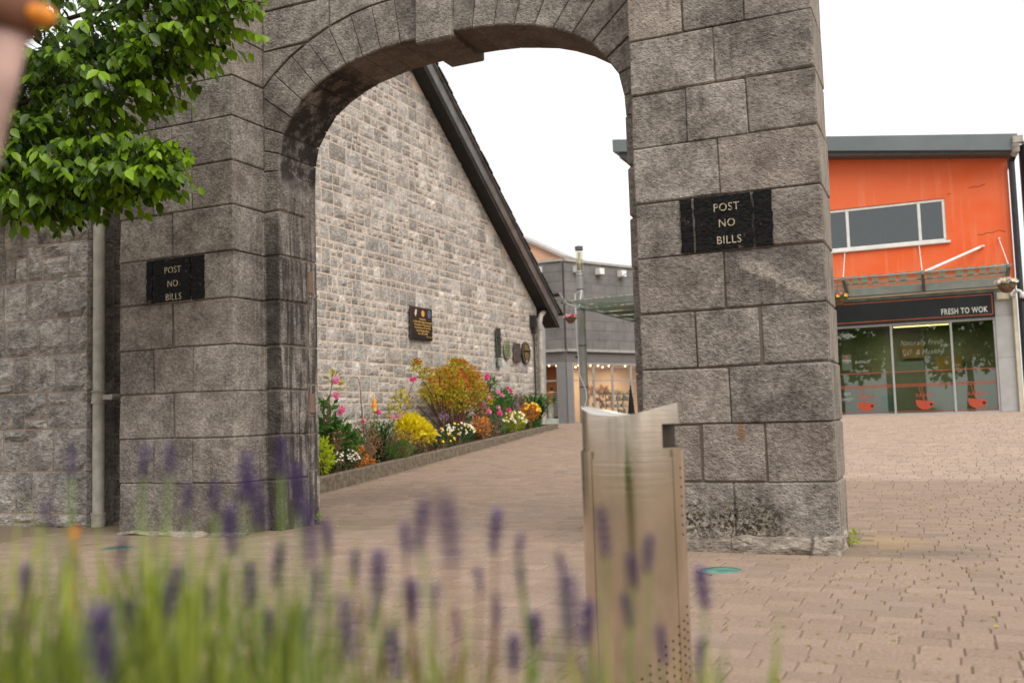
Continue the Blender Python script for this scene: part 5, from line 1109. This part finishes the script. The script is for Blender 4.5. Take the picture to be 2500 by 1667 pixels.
for _ in range(1850):
    c, r, _w = rnd.choices(lobes, [b[2] for b in lobes])[0]
    while True:
        u = Vector((rnd.uniform(-1, 1), rnd.uniform(-1, 1), rnd.uniform(-1, 1)))
        if .2 < u.length < 1: break
    k = rnd.uniform(.55, 1.0); u.normalize(); q = Vector(c)+Vector((u.x*r[0], u.y*r[1], u.z*r[2]))*k
    if (-5.95 < q.x < -5.4 and 3.22 < q.z < 3.42) or (q.x > -6.3 and 3.20 < q.z < 3.38): continue
    tw = (Vector((u.x+.5, u.y*.6, u.z*.3-.15))+Vector((rnd.uniform(-.5, .5), rnd.uniform(-.5, .5), rnd.uniform(-.3, .3)))).normalized()
    shoots.append((q, tw)); nl = rnd.randint(4, 6)
    bright_shoot = rnd.random() < (.32 if q.x > -5.9 or u.x > .5 else .12)
    for i in range(nl):
        p = q+tw*(.05*i); side = 1 if i % 2 else -1
        sv_ = tw.cross(Vector((0, 0, 1))).normalized()
        d = (tw*.55+sv_*side*.75+Vector((0, 0, -.75-.3*rnd.random()))+Vector((rnd.uniform(-.35, .35), rnd.uniform(-.35, .35), rnd.uniform(-.2, .2)))).normalized()
        n_ = (Vector((rnd.uniform(-.5, .5), rnd.uniform(-1, .1), .75))); n_ = (n_-d*n_.dot(d)).normalized()
        L_ = rnd.uniform(.066, .122); t = (min(1, max(0, rnd.gauss(.72 if bright_shoot else .30, .2)+.35*(k-.8))), 0, 1)  # crown highlights and dark interior painted into the leaf tone
        leaves.append((p, d, n_, L_, L_*rnd.uniform(.52, .64), t))
leaves.sort(key=lambda q: -(q[3]/max(.1, q[0].y))*(1 if visible(*q[0], 1.0) and q[0].y < 5.55 else .1))
for q in leaves[:300]:
    vs, fs, tn = [], [], []; leafshape(vs, fs, tn, *q); mb = MB(); mb.add([tuple(v) for v in vs], fs, tn[0]); mb.build('leaf', LEAF, TR, smooth=True)
vs, fs, tn = [], [], []
for q in leaves[300:]: leafshape(vs, fs, tn, *q)
mb = MB(); mb.v = [tuple(v) for v in vs]; mb.f = fs; mb.t = tn; mb.mi = [0]*len(fs); mb.build('foliage', LEAF, TR, smooth=True, kind='stuff')
mb = MB()
for q, tw in shoots[::2]: mb.tube([tuple(q-tw*.12), tuple(q+tw*.2)], .0035, 3, cap=False)
mb.build('twigs', BARK, TR, kind='stuff')
# ------------------------------------------------------------------ lavender in the foreground
SPK = [(-0.826, 0.733, 0.901, 0.027), (-0.759, 0.764, 0.898, 0.027), (-0.734, 0.775, 0.898, 0.027), (-0.592, 0.719, 0.884, 0.036), (-0.629, 0.821, 0.899, 0.031), (-0.493, 0.666, 0.878, 0.036), (-0.852, 0.726, 0.848, 0.027), (-0.606, 0.716, 0.836, 0.036), (-0.525, 0.652, 0.87, 0.036), (-0.442, 0.611, 0.849, 0.036), (-0.591, 0.845, 0.821, 0.022), (-0.517, 0.878, 0.81, 0.027), (-0.402, 0.709, 0.846, 0.036), (-0.293, 0.552, 0.863, 0.036), (-0.432, 0.916, 0.816, 0.036), (-0.41, 0.927, 0.8, 0.022), (-0.411, 0.929, 0.77, 0.022), (-0.372, 0.946, 0.776, 0.027), (-0.45, 0.912, 0.767, 0.022), (-0.485, 0.774, 0.792, 0.036), (-0.566, 0.859, 0.785, 0.027), (-0.638, 0.826, 0.791, 0.036), (-0.515, 0.885, 0.747, 0.036), (-0.492, 0.894, 0.751, 0.022), (-0.605, 0.844, 0.759, 0.036), (-0.42, 0.626, 0.779, 0.036), (-0.666, 0.816, 0.77, 0.036), (-0.659, 0.698, 0.782, 0.036), (-0.485, 0.454, 0.8, 0.04), (-0.226, 0.587, 0.81, 0.036), (-0.294, 0.856, 0.826, 0.036), (-0.289, 0.981, 0.789, 0.031), (-0.305, 0.976, 0.772, 0.027), (-0.35, 0.96, 0.719, 0.036), (-0.24, 1.006, 0.751, 0.036), (-0.246, 1.01, 0.684, 0.027), (-0.282, 0.992, 0.695, 0.031), (-0.436, 0.921, 0.735, 0.027), (-0.473, 0.905, 0.723, 0.027), (-0.617, 0.841, 0.723, 0.031), (-0.706, 0.799, 0.753, 0.027), (-0.877, 0.721, 0.777, 0.031), (-0.781, 0.768, 0.733, 0.036), (-0.835, 0.739, 0.793, 0.027), (-0.72, 0.784, 0.857, 0.027), (-0.695, 0.795, 0.86, 0.027), (-0.476, 0.784, 0.72, 0.036), (-0.4, 0.939, 0.712, 0.031), (-0.65, 0.827, 0.72, 0.036), (-0.313, 0.976, 0.731, 0.027), (-0.589, 0.846, 0.808, 0.02), (-0.785, 0.76, 0.805, 0.027), (-0.551, 0.87, 0.735, 0.027), (-0.422, 0.931, 0.69, 0.031), (-0.791, 0.642, 0.746, 0.036)]
random.seed(21)
spike_meshes = []
for v in range(3):
    mb = MB()
    for w in range(6):
        z = -.5+w/5.2; rr = .20*math.sin(math.pi*(.2+.72*w/6))
        for k in range(7):
            a = 2*math.pi*(k+.5*(w % 2))/7; d = Vector((math.cos(a), math.sin(a), .8)).normalized(); s_ = d.cross(Vector((0, 0, 1))).normalized(); c = Vector((.02*math.cos(a), .02*math.sin(a), z))
            mb.add([tuple(c), tuple(c+d*rr*.8+s_*.05), tuple(c+d*rr*1.35), tuple(c+d*rr*.8-s_*.05)], [(0, 1, 2, 3)], (random.random(), 0, 1))
    mb.tube([(0, 0, -.55), (0, 0, .5)], .045, 5, tone=(.2, 0, 1)); o = mb.build('flower_spike', LAV_F, None); spike_meshes.append(o.data); bpy.data.objects.remove(o)
plants = [(-1.33, 1.02), (-1.12, .98), (-.93, 1.02), (-.74, 1.0), (-.60, .80), (-.86, .72), (-1.12, .78), (-.72, 1.32), (-.95, 1.25), (-1.2, 1.22), (-.46, 1.1), (-.50, 1.42), (-.30, 1.38), (-.33, .82)]
plants = [(px*.70, py*.70) for px, py in plants]
names = ['at the left edge of the lavender row', 'below the left drain pipe', 'just right of the left edge clump', 'in the middle of the left half', 'with the tallest near spike', 'nearest the camera on the left', 'lowest at the left corner', 'with short spikes below the arch centre', 'under the left painted notice', 'in front of the left wall', 'just left of the steel bin', 'in front of the steel bin', 'right of the steel bin', 'with a large dark spike near the bottom centre']
spk_by = {i: [] for i in range(len(plants))}
for q in SPK:
    i = min(range(len(plants)), key=lambda k: (plants[k][0]-q[0])**2+(plants[k][1]-q[1])**2); spk_by[i].append(q)
def strip(mb, pts, w, side, tone):
    n = len(pts); vs = []
    for i, p in enumerate(pts):
        ww = w*(1-.85*(i/(n-1))**1.5)/2; vs += [tuple(Vector(p)-side*ww), tuple(Vector(p)+side*ww)]
    mb.add(vs, [(2*i, 2*i+1, 2*i+3, 2*i+2) for i in range(n-1)], tone)
for i, (px, py) in enumerate(plants):
    t = thing('lavender_plant', 'blurred lavender plant '+names[i], 'lavender', (px, py, -.055), 'lavender plants in the foreground')
    lm = MB(); far = px > -.43; dens = (560 if px < -.6 else 300) if not far else 110; topz = (.81 if px < -.7 else .785 if px < -.6 else .735 if px < -.43 else .70)+random.uniform(-.015, .02)
    for k in range(dens):
        a = random.uniform(0, 6.28); r = random.uniform(0, .12); b = Vector((px+r*math.cos(a)*1.2, py+r*math.sin(a), random.uniform(.35, topz-.08))); out = Vector((math.cos(a), math.sin(a), 0))*random.uniform(.0, .05); h = random.uniform(.04, .10) if random.random() > .25 else random.uniform(.09, .15)
        h = min(h, topz+.07*random.random()**2-r*.25-b.z)
        if h < .02: continue
        side = Vector((math.cos(a+1.6+random.random()), math.sin(a+1.6), 0)); strip(lm, [b, b+out*.3+Vector((0, 0, h*.5)), b+out+Vector((0, 0, h))], random.uniform(.004, .008), side, (random.random()**1.2, 0, 1))
    lm.build('leaves', LAV_L, t, kind='stuff')
    sm = MB()
    for q in spk_by[i]:
        rx, ry = px+(q[0]-px)*.4, py+(q[1]-py)*.4
        sm.tube([(rx, ry, .1), (rx*.6+q[0]*.4, ry*.6+q[1]*.4, .45), (q[0], q[1], q[2]-q[3]*.5)], .0017, 4, cap=False)
        o = bpy.data.objects.new('flower_spike', random.choice(spike_meshes)); COL.objects.link(o); o.location = q[:3]; o.scale = (q[3]*1.5, q[3]*1.5, q[3]*1.15); o.rotation_euler = (random.uniform(-.15, .15), random.uniform(-.2, .2), random.random()*6)
        o.parent = t; o.matrix_parent_inverse = Matrix.Translation(-Vector(t.location))
    for k in range(14): 
        a = random.uniform(0, 6.28); sm.tube([(px+.03*math.cos(a), py+.03*math.sin(a), .0), (px+.13*math.cos(a), py+.13*math.sin(a), random.uniform(.5, topz))], .0016, 3, cap=False)
    sm.build('stems', random.choice([STEMG, STEMB, STEMG]), t, kind='stuff')
# orange bloom seen blurred among the lavender
mb = MB(); blossom(mb, (-.885, .79, .82), .009, 7, 2, (0, -1, .4)); mb.tube([(-.885, .79, .3), (-.885, .79, .82)], .0008, 4); tag(mb.build('orange_flower', F_ORNG, None), 'single blurred orange flower standing among the lavender at far left', 'flower')
structure(foliage('lavender_bed', SOIL, None, [((-.9, .8, -.02), (.9, .9, .04), 1)], 60, .1, .06))
bpy.data.objects['lavender_bed'].name = 'soil'
# ------------------------------------------------------------------ flower bed planting
def bedz(y): return ktop(y)-.02
def stems(name, parent, mat, pts, r=.006): 
    mb = MB()
    for p in pts: mb.tube(p, r, 4, cap=False)
    return mb.build(name, mat, parent, kind='stuff')
def shrub(name, label, cat, y, x, blobs, mat, N, L_, W_, seed, stem=STEMB, shell=.45, up=.3, tone=(0, 1), fold=.2, group=None):
    random.seed(seed); t = thing(name, label, cat, (x, y, bedz(y)), group)
    bl = [((x+b[0], y+b[1], bedz(y)+b[2]), b[3], b[4]) for b in blobs]
    foliage('foliage', mat, t, bl, N, L_, W_, shell, up, tone, kind='stuff', fold=fold)
    if stem is not None:
        st = []
        for k in range(14):
            c, r, _ = random.choice(bl); e = (c[0]+random.uniform(-.7, .7)*r[0], c[1]+random.uniform(-.7, .7)*r[1], c[2]+random.uniform(-.3, .5)*r[2]); st.append([(x+random.uniform(-.03, .03), y+random.uniform(-.05, .05), bedz(y)-.03), ((x+e[0])/2, (y+e[1])/2+.02, (bedz(y)+e[2])/2), e])
        stems('stems', t, stem, st, .005)
    t['bl'] = 0; del t['bl']; return t, bl
def flowers(t, mat, bl, N, r, n=5, layers=1, facing=(.8, -.5, .5), name='flowers'):
    mb = MB()
    for _ in range(N):
        c, rr, _w = random.choices(bl, [b[2] for b in bl])[0]; u = rv().normalized(); u.z = abs(u.z); u.x = u.x if u.x > -.2 else -u.x
        blossom(mb, (c[0]+u.x*rr[0]*1.03, c[1]+u.y*rr[1]*1.03, c[2]+u.z*rr[2]*1.03), r*random.uniform(.7, 1.2), n, layers, facing)
    return mb.build(name, mat, t, kind='stuff')
def roses(t, mat, pts, r=.05):
    for p in pts: mb = MB(); blossom(mb, p, r*random.uniform(.68, .98), 9, 3); mb.build('rose_bloom', mat, t)
foliage('low_growth', G_DARK, BED, [((-8.5, y_, ktop(y_)+.06), (.36, .55, .16), 1) for y_ in (12, 12.8, 13.6, 14.5, 15.5, 16.3, 17.2, 18, 18.8, 19.6)], 5200, .055, .018, .2, kind='stuff')
foliage('low_growth', G_BRN, BED, [((-8.4, y_, ktop(y_)+.08), (.3, .5, .16), 1) for y_ in (13.0, 13.6, 14.2, 15.2, 17.4)], 900, .05, .014, .2, kind='stuff')
foliage('back_growth', G_MID, BED, [((-8.72, y_, ktop(y_)+.25), (.16, .4, .25), 1) for y_ in (12.6, 13.4, 14.2, 15.1, 17.0, 17.6, 18.6)], 1500, .07, .03, .3, kind='stuff')
# 1 dark green leafy plant with pink roses above
t, bl = shrub('rose_bush', 'big leaved dark green rose bush with pink blooms nearest the arch', 'rose bush', 12.35, -8.5, [(0, .05, .42, (.28, .36, .36), 1), (-.02, -.15, .75, (.2, .22, .32), .5), (.05, .28, .35, (.25, .25, .28), .6)], G_MID, 620, .12, .065, 31)
foliage('shoot_leaves', G_OLIVE, t, [((-8.5, 12.45, 1.60), (.08, .16, .16), 1), ((-8.5, 12.62, 1.45), (.05, .12, .08), .5)], 30, .10, .055)
stems('canes', t, STEMB, [[(-8.5, 12.3, .3), (-8.5, 12.2, 1.0), (-8.5, 12.35, 1.5), (-8.5, 12.5, 1.72)], [(-8.5, 12.3, .5), (-8.45, 12.15, 1.3)]], .008)
roses(t, F_PINK, [(-8.38, 12.28, 1.55), (-8.3, 12.16, 1.32), (-8.28, 12.28, 1.12), (-8.3, 12.24, 1.06)], .075)
# 2 lime shrub
shrub('lime_shrub', 'lime yellow leafy shrub half hidden by the left jamb', 'shrub', 11.75, -8.32, [(0, 0, .28, (.2, .22, .28), 1)], G_LIME, 420, .075, .04, 32, tone=(.4, 1))
# 3 white flowered low plant + orange plant
t, bl = shrub('white_flower_plant', 'low plant with small white flowers at the near end of the bed', 'flowering plant', 12.25, -8.22, [(0, 0, .14, (.16, .30, .17), 1)], G_DARK, 420, .05, .014, 33)
flowers(t, F_WHITE, bl, 40, .018)
shrub('orange_leaf_plant', 'bright orange leaved plant spilling to the kerb beside the white flowers', 'flowering plant', 12.62, -8.2, [(0, 0, .16, (.13, .2, .18), 1), (.06, .16, .06, (.07, .16, .08), .5)], G_ORNG, 260, .05, .028, 34)
shrub('seedhead_plant', 'dry brown seed heads beside the dark rose bush', 'dried plant', 12.15, -8.28, [(0, 0, .48, (.08, .1, .16), 1), (-.1, .4, .45, (.08, .15, .2), .8)], G_BRN, 260, .028, .022, 35)
shrub('seedhead_plant', 'tall tangle of dry brown seed heads in front of the red hot poker', 'dried plant', 12.95, -8.3, [(0, 0, .42, (.18, .28, .36), 1), (0, .25, .3, (.15, .2, .28), .6)], G_BRN, 620, .030, .022, 36)
# red hot poker with strappy leaves and curled stem
random.seed(37); t = thing('red_hot_poker', 'red hot poker flower standing alone above strappy leaves against the wall', 'flower', (-8.4, 13.4, bedz(13.4)))
def straps(name, parent, mat, c, n, L_, w, spread, seed, lean=(0, 0)):
    random.seed(seed); mb = MB()
    for k in range(n):
        a = random.uniform(0, 6.28); l_ = L_*random.uniform(.6, 1.1); o = Vector((math.cos(a)*spread+lean[0], math.sin(a)*spread+lean[1], 0)); b = Vector(c)+Vector((random.uniform(-.06, .06), random.uniform(-.12, .12), 0)); side = o.cross(Vector((0, 0, 1))).normalized() if o.length > .01 else Vector((1, 0, 0))
        strip(mb, [b, b+o*l_*.3+Vector((0, 0, l_*.5)), b+o*l_*.8+Vector((0, 0, l_*.85)), b+o*l_*1.3+Vector((0, 0, l_*random.uniform(.55, .9)))], w, side, (random.random(), 0, 1))
    return mb.build(name, mat, parent, kind='stuff')
straps('leaves', t, G_DARK, (-8.4, 13.5, bedz(13.5)), 80, .72, .022, .5, 38)
mb = MB(); mb.tube([(-8.4, 13.38, .3), (-8.4, 13.36, .8), (-8.4, 13.38, 1.12)], .011, 6); mb.build('flower_stem', STEMG, t)
mb = MB(); mb.lathe([(.0, -.02), (.034, .02), (.040, .08), (.030, .16), (.012, .22), (0, .24)], (-8.4, 13.38, 1.10), 10); mb.build('flower_head', F_ORNG, t)
mb = MB(); mb.lathe([(.0, -.03), (.036, -.01), (.042, .045)], (-8.4, 13.38, 1.10), 10); mb.build('lower_florets', F_CREAM, t)
mb = MB(); mb.tube([(-8.42, 13.15, .3), (-8.42, 13.05, 1.0), (-8.42, 13.0, 1.5), (-8.42, 12.97, 1.60), (-8.42, 12.88, 1.63), (-8.42, 12.78, 1.62), (-8.42, 12.73, 1.57)], [.012, .010, .007, .006, .005, .005, .004], 6); tag(mb.build('curled_stem', STEMB, None), 'tall bare brown stem curling over at its top, left of the red hot poker', 'stem')
t, bl = shrub('pink_flower_plant', 'thin stemmed plant with a few magenta blooms beside the red hot poker', 'flowering plant', 13.5, -8.42, [(0, 0, .4, (.12, .2, .25), 1)], G_MID, 120, .07, .035, 39)
roses(t, F_MAG, [(-8.4, 13.45, 1.08), (-8.4, 13.50, 1.07), (-8.38, 13.0, .93)], .055); roses(t, F_PINK, [(-8.4, 13.95, .99), (-8.4, 14.15, 1.0)], .055)
stems('flower_stems', t, STEMG, [[(-8.42, 13.5, .4), (-8.4, 13.47, 1.08)], [(-8.42, 13.5, .4), (-8.38, 13.0, .92)], [(-8.42, 13.8, .4), (-8.4, 14.0, .98)]], .005)
# dark low shrubs at the kerb
shrub('brown_shrub', 'low russet brown twiggy shrub behind the kerb below the golden shrub', 'shrub', 14.1, -8.28, [(0, -.1, .24, (.18, .5, .22), 1), (0, .5, .20, (.16, .3, .18), .7)], G_BRN, 1300, .04, .014, 40, tone=(0, .8))
shrub('green_low_shrub', 'low fine leaved dark green shrub in front of the russet one', 'shrub', 13.75, -8.16, [(.02, 0, .14, (.16, .42, .18), 1)], G_MID, 1100, .036, .012, 41, tone=(.2, 1))
# golden choisya
t, bl = shrub('golden_shrub', 'bright golden yellow leaved shrub in the left half of the bed', 'shrub', 14.55, -8.36, [(0, -.12, .40, (.24, .30, .24), 1), (.04, .22, .34, (.2, .26, .2), .8), (-.02, .0, .52, (.18, .22, .16), .6)], G_YEL, 1300, .085, .050, 42, tone=(.25, 1))
# leaning rose stem left of fuchsia
t, bl = shrub('climbing_rose', 'leaning olive leaved rose stem with one magenta bloom left of the fuchsia', 'rose bush', 14.2, -8.55, [(0, .30, .90, (.12, .28, .22), 1), (0, .05, .72, (.1, .2, .2), .6), (0, .35, .55, (.1, .3, .08), .3)], G_OLIVE, 150, .09, .045, 43, stem=None, shell=.3)
stems('canes', t, STEMB, [[(-8.55, 14.1, .4), (-8.5, 14.3, .95), (-8.45, 14.85, 1.35)], [(-8.5, 14.3, .95), (-8.45, 14.75, 1.6)]], .008); roses(t, F_MAG, [(-8.42, 14.72, 1.64), (-8.42, 14.62, 1.62)], .055)
# fuchsia
t, bl = shrub('fuchsia_bush', 'large round bush of yellow green leaves with red drooping flowers, tallest in the bed', 'bush', 16.4, -8.5, [(0, -.25, .98, (.34, .62, .32), 1), (0, .55, 1.0, (.3, .6, .34), 1), (0, -.3, 1.22, (.26, .5, .24), .6), (0, .5, 1.25, (.24, .45, .25), .6), (.05, .0, .70, (.3, .8, .18), .22), (0, -.95, .95, (.2, .28, .25), .25), (0, 1.15, .8, (.2, .35, .25), .3), (0, .15, 1.5, (.12, .38, .1), .2), (-.05, -1.35, 1.42, (.08, .16, .12), .08), (0, -1.1, 1.28, (.08, .2, .12), .08)], G_OLIVE, 7500, .058, .034, 44, stem=None, shell=.3, tone=(.15, 1))
st = []
for k in range(46):
    a = random.uniform(-1.25, 1.25); h = random.uniform(.6, 1.25); st.append([(-8.5+random.uniform(-.04, .04), 16.2+random.uniform(-.08, .08), bedz(16.2)-.03), (-8.5+random.uniform(-.1, .15), 16.2+a*.3, bedz(16.2)+h*.4), (-8.5+random.uniform(-.25, .3), 16.25+a*.95, bedz(16.2)+h)])
stems('branches', t, TWIG, st, .010)
flowers(t, F_RED, bl, 210, .034, 4, 1, (.6, -.3, -.6)); flowers(t, leafmat('pink_bract', (.45, .12, .08), (.72, .30, .15)), bl, 150, .032, 4, 1, (.6, -.3, -.4), 'bracts')
# allium globes
def allium(y, z, x, label, r=.085):
    t = thing('allium', label, 'flower', (x, y, bedz(y)), 'purple alliums in the flower bed'); mb = MB()
    for k in range(110):
        u = rv().normalized(); c = Vector((x, y, z))+u*r; blossom(mb, c, .012, 4, 1, tuple(u))
    mb.build('flower_globe', F_PURP, t, kind='stuff'); mb = MB(); mb.tube([(x, y, bedz(y)), (x, y, z)], .006, 5); mb.build('stem', STEMG, t)
random.seed(50); allium(15.5, .97, -8.28, 'round purple allium head low beside the golden shrub', .10); allium(19.0, 1.33, -8.35, 'round purple allium head near the strap leaved plants'); allium(17.2, 1.18, -8.3, 'purple allium head among the roses right of the fuchsia', .08); allium(18.8, 1.16, -8.3, 'lower purple allium head under the one by the strap leaved plants', .09)
mb = MB(); blossom(mb, (-8.3, 15.45, .76), .035, 5, 2); tag(mb.build('orange_flower', F_ORNG, None), 'single orange flower below the purple allium by the golden shrub', 'flower')
# white and orange fronts in the centre
t, bl = shrub('white_flower_plant', 'mound of dark green leaves topped with white flowers under the fuchsia bush', 'flowering plant', 16.0, -8.25, [(0, 0, .2, (.18, .62, .2), 1), (0, -.4, .18, (.15, .4, .18), .5)], G_DARK, 1100, .045, .013, 51, tone=(.1, 1)); flowers(t, F_WHITE, bl, 52, .022); flowers(t, F_YEL, bl, 22, .022, name='yellow_flowers')
t, bl = shrub('green_mound', 'dark green mound with a few yellow flowers at the kerb right of the golden shrub', 'shrub', 15.25, -8.2, [(0, 0, .13, (.16, .4, .16), 1)], G_DARK, 620, .04, .011, 52, tone=(0, .8)); flowers(t, F_YEL, bl, 10, .026)
shrub('orange_leaf_plant', 'orange leaved plant at the kerb right of the white flowers', 'flowering plant', 17.0, -8.2, [(0, 0, .22, (.14, .22, .22), 1), (0, -.3, .3, (.12, .2, .15), .5)], G_ORNG, 260, .055, .028, 53)
shrub('red_flower_plant', 'plant with fine dark red flowers right of the fuchsia trunk', 'flowering plant', 17.3, -8.4, [(0, 0, .5, (.15, .35, .25), 1)], F_RED, 160, .035, .02, 54)
shrub('silver_plant', 'silvery green low plant right of the orange leaves', 'shrub', 17.75, -8.3, [(0, 0, .22, (.2, .35, .22), 1)], G_SILV, 520, .05, .012, 55)
# roses to the right
t, bl = shrub('rose_bush', 'rose bush with many pink blooms right of the fuchsia', 'rose bush', 18.1, -8.5, [(0, -.3, .55, (.2, .5, .32), 1), (0, .4, .6, (.2, .5, .32), 1), (0, -.1, 1.0, (.12, .2, .22), .3), (0, .6, .75, (.12, .25, .2), .3)], G_MID, 1300, .065, .034, 56)
roses(t, F_PINK, [(-8.3, 17.45, 1.33), (-8.3, 17.45, 1.05), (-8.3, 17.9, 1.13), (-8.3, 17.93, 1.05), (-8.2, 18.3, .94), (-8.3, 18.1, 1.38), (-8.35, 18.0, 1.45)], .068)
roses(t, F_MAG, [(-8.45, 17.75, 1.78), (-8.4, 17.58, 1.74), (-8.42, 17.68, 1.72), (-8.3, 18.55, 1.47), (-8.32, 18.45, 1.53), (-8.3, 18.42, 1.06), (-8.25, 17.85, 1.0)], .072)
foliage('rose_leaves', G_MID, t, [((-8.5, 17.75, 1.50), (.08, .16, .2), 1)], 60, .08, .04)
t, bl = shrub('yellow_flower_mound', 'green mound dotted with white and yellow flowers at the kerb under the pink roses', 'flowering plant', 18.45, -8.2, [(0, 0, .2, (.17, .55, .24), 1)], G_LIME, 900, .04, .014, 57, tone=(-.4, .5)); flowers(t, F_WHITE, bl, 26, .03); flowers(t, F_YEL, bl, 22, .022, name='yellow_flowers')
t, bl = shrub('orange_yellow_plant', 'orange and yellow flowered mound near the far end of the bed', 'flowering plant', 19.35, -8.22, [(0, 0, .36, (.18, .42, .2), 1)], G_ORNG, 700, .045, .02, 58); foliage('green_base', G_MID, t, [((-8.2, 19.4, bedz(19.4)+.14), (.17, .4, .15), 1)], 420, .04, .012, kind='stuff'); flowers(t, F_YEL, bl, 40, .026)
shrub('seedhead_plant', 'pinkish brown seed heads standing before the strap leaved plants', 'dried plant', 19.4, -8.4, [(0, -.2, .62, (.1, .3, .2), 1), (0, .25, .55, (.1, .2, .2), .8)], G_BRN, 360, .035, .025, 59)
for (y, x, n, L_, lab, sd_) in ((19.35, -8.75, 90, .85, 'upper clump of long dark green strap leaves against the wall end', 60), (20.0, -8.45, 190, .78, 'arching dark green strap leaved plant at the far end of the bed', 61)):
    t = thing('strap_leaf_plant', lab, 'plant', (x, y, bedz(y)), 'strap leaved plants'); straps('leaves', t, G_MID, (x, y, bedz(y)), n, L_, .045, .55, sd_, (.1, .05))
    if n > 100: straps('side_leaves', t, G_DARK, (x, y+.15, bedz(y)), 90, .62, .045, .75, sd_+5, (.1, .1))
# fallen petals near the kerb and in the paving
random.seed(70)
mb = MB()
for k in range(60):
    x = -7.95+abs(random.gauss(0, .35)); y = random.uniform(9.6, 19); z = ground(x, y)+.004; a = random.uniform(0, 6.28); s_ = random.uniform(.008, .02)
    mb.add([(x+s_*math.cos(a+q), y+s_*math.sin(a+q), z+random.uniform(0, .005)) for q in (0, 1.6, 3.1, 4.7)], [(0, 1, 2, 3)], (random.random(), 0, 1))
mb.build('fallen_petals', F_PINK, None, kind='stuff')
mb = MB()
for k in range(70):
    x = random.uniform(-6, 1.2); y = random.uniform(3.2, 13); z = ground(x, y)+.005; a = random.uniform(0, 6.28); s_ = random.uniform(.006, .015)
    mb.add([(x+s_*math.cos(a), y+s_*math.sin(a), z), (x+s_*.5*math.cos(a+1.6), y+s_*.5*math.sin(a+1.6), z+.006), (x-s_*math.cos(a), y-s_*math.sin(a), z+.003), (x+s_*.5*math.cos(a-1.6), y+s_*.5*math.sin(a-1.6), z)], [(0, 1, 2, 3)], (random.random(), 0, 1))
mb.build('fallen_leaf_bits', G_YEL, None, kind='stuff')
mb = MB()   # moss and weeds in the joints
for k in range(170):
    x = random.choice((random.uniform(-1.2, 1.2), random.uniform(-.8, .8))); y = random.uniform(3.3, 7.5); z = ground(x, y)-.004
    for j in range(5): a = random.uniform(0, 6.28); strip(mb, [Vector((x+random.gauss(0, .012), y+random.gauss(0, .004), z)), Vector((x+.01*math.cos(a), y+.01*math.sin(a), z+.008)), Vector((x+.016*math.cos(a), y+.016*math.sin(a), z+.010))], .005, Vector((math.sin(a), math.cos(a), 0)), (random.random()*.6, 0, 1))
mb.build('joint_moss', G_OLIVE, None, kind='stuff')
for (x, y, lab) in ((-.66, 7.4, 'small bright green weed at the foot of the right pier'), (-5.68, 8.02, 'tiny weed at the foot of the left jamb')):
    o = foliage('weed', G_LIME, None, [((x, y, 0), (.035, .05, .05), 1)], 50, .03, .016, tone=(0, .5)); tag(o, lab, 'weed')
mb = MB()
for k in range(150):
    x, y = random.choice(((random.uniform(-1.9, -.75), 6.88), (random.uniform(-6.3, -5.65), 7.0), (random.uniform(-5.65, -5.5), random.uniform(7.4, 8.1)))); a = random.uniform(0, 6.28)
    c = Vector((x, y+random.gauss(0, .02), ground(x, y)+.004)); strip(mb, [c, c+Vector((.02*math.cos(a), .02*math.sin(a), .008)), c+Vector((.045*math.cos(a), .045*math.sin(a), .004))], .003, Vector((-math.sin(a), math.cos(a), 0)), (random.random(), 0, 1))
mb.build('dry_grass_bits', leafmat('dry_grass', (.25, .12, .05), (.5, .28, .12)), None, kind='stuff')
# ------------------------------------------------------------------ trees across the street behind the viewer (seen in the shop glass and the steel)
random.seed(90)
where_ = ['second from the left', 'tallest, straight behind the viewer', 'on the right side', 'leftmost of the row', 'rightmost of the row']
for i, (x, y, h) in enumerate(((-6.5, -17, 8.5), (1.5, -19, 10), (7, -15, 7.5), (-14, -16, 9), (13, -18, 9))):
    t = thing('park_tree', 'leafy tree across the square reflected in the shop glass, '+where_[i], 'tree', (x, y, -.055), 'trees across the square')
    mb = MB(); mb.tube([(x, y, -.1), (x+.1, y, 2.5), (x, y, h*.7)], [.28, .2, .08], 8); mb.build('trunk', BARK, t)
    foliage('crown', G_MID, t, [((x, y, h*.62), (3.0, 2.4, h*.33), 1), ((x-1.4, y, h*.45), (1.6, 1.6, h*.22), .5), ((x+1.6, y, h*.5), (1.7, 1.6, h*.22), .5)], 1500, .55, .4, .3, kind='stuff')
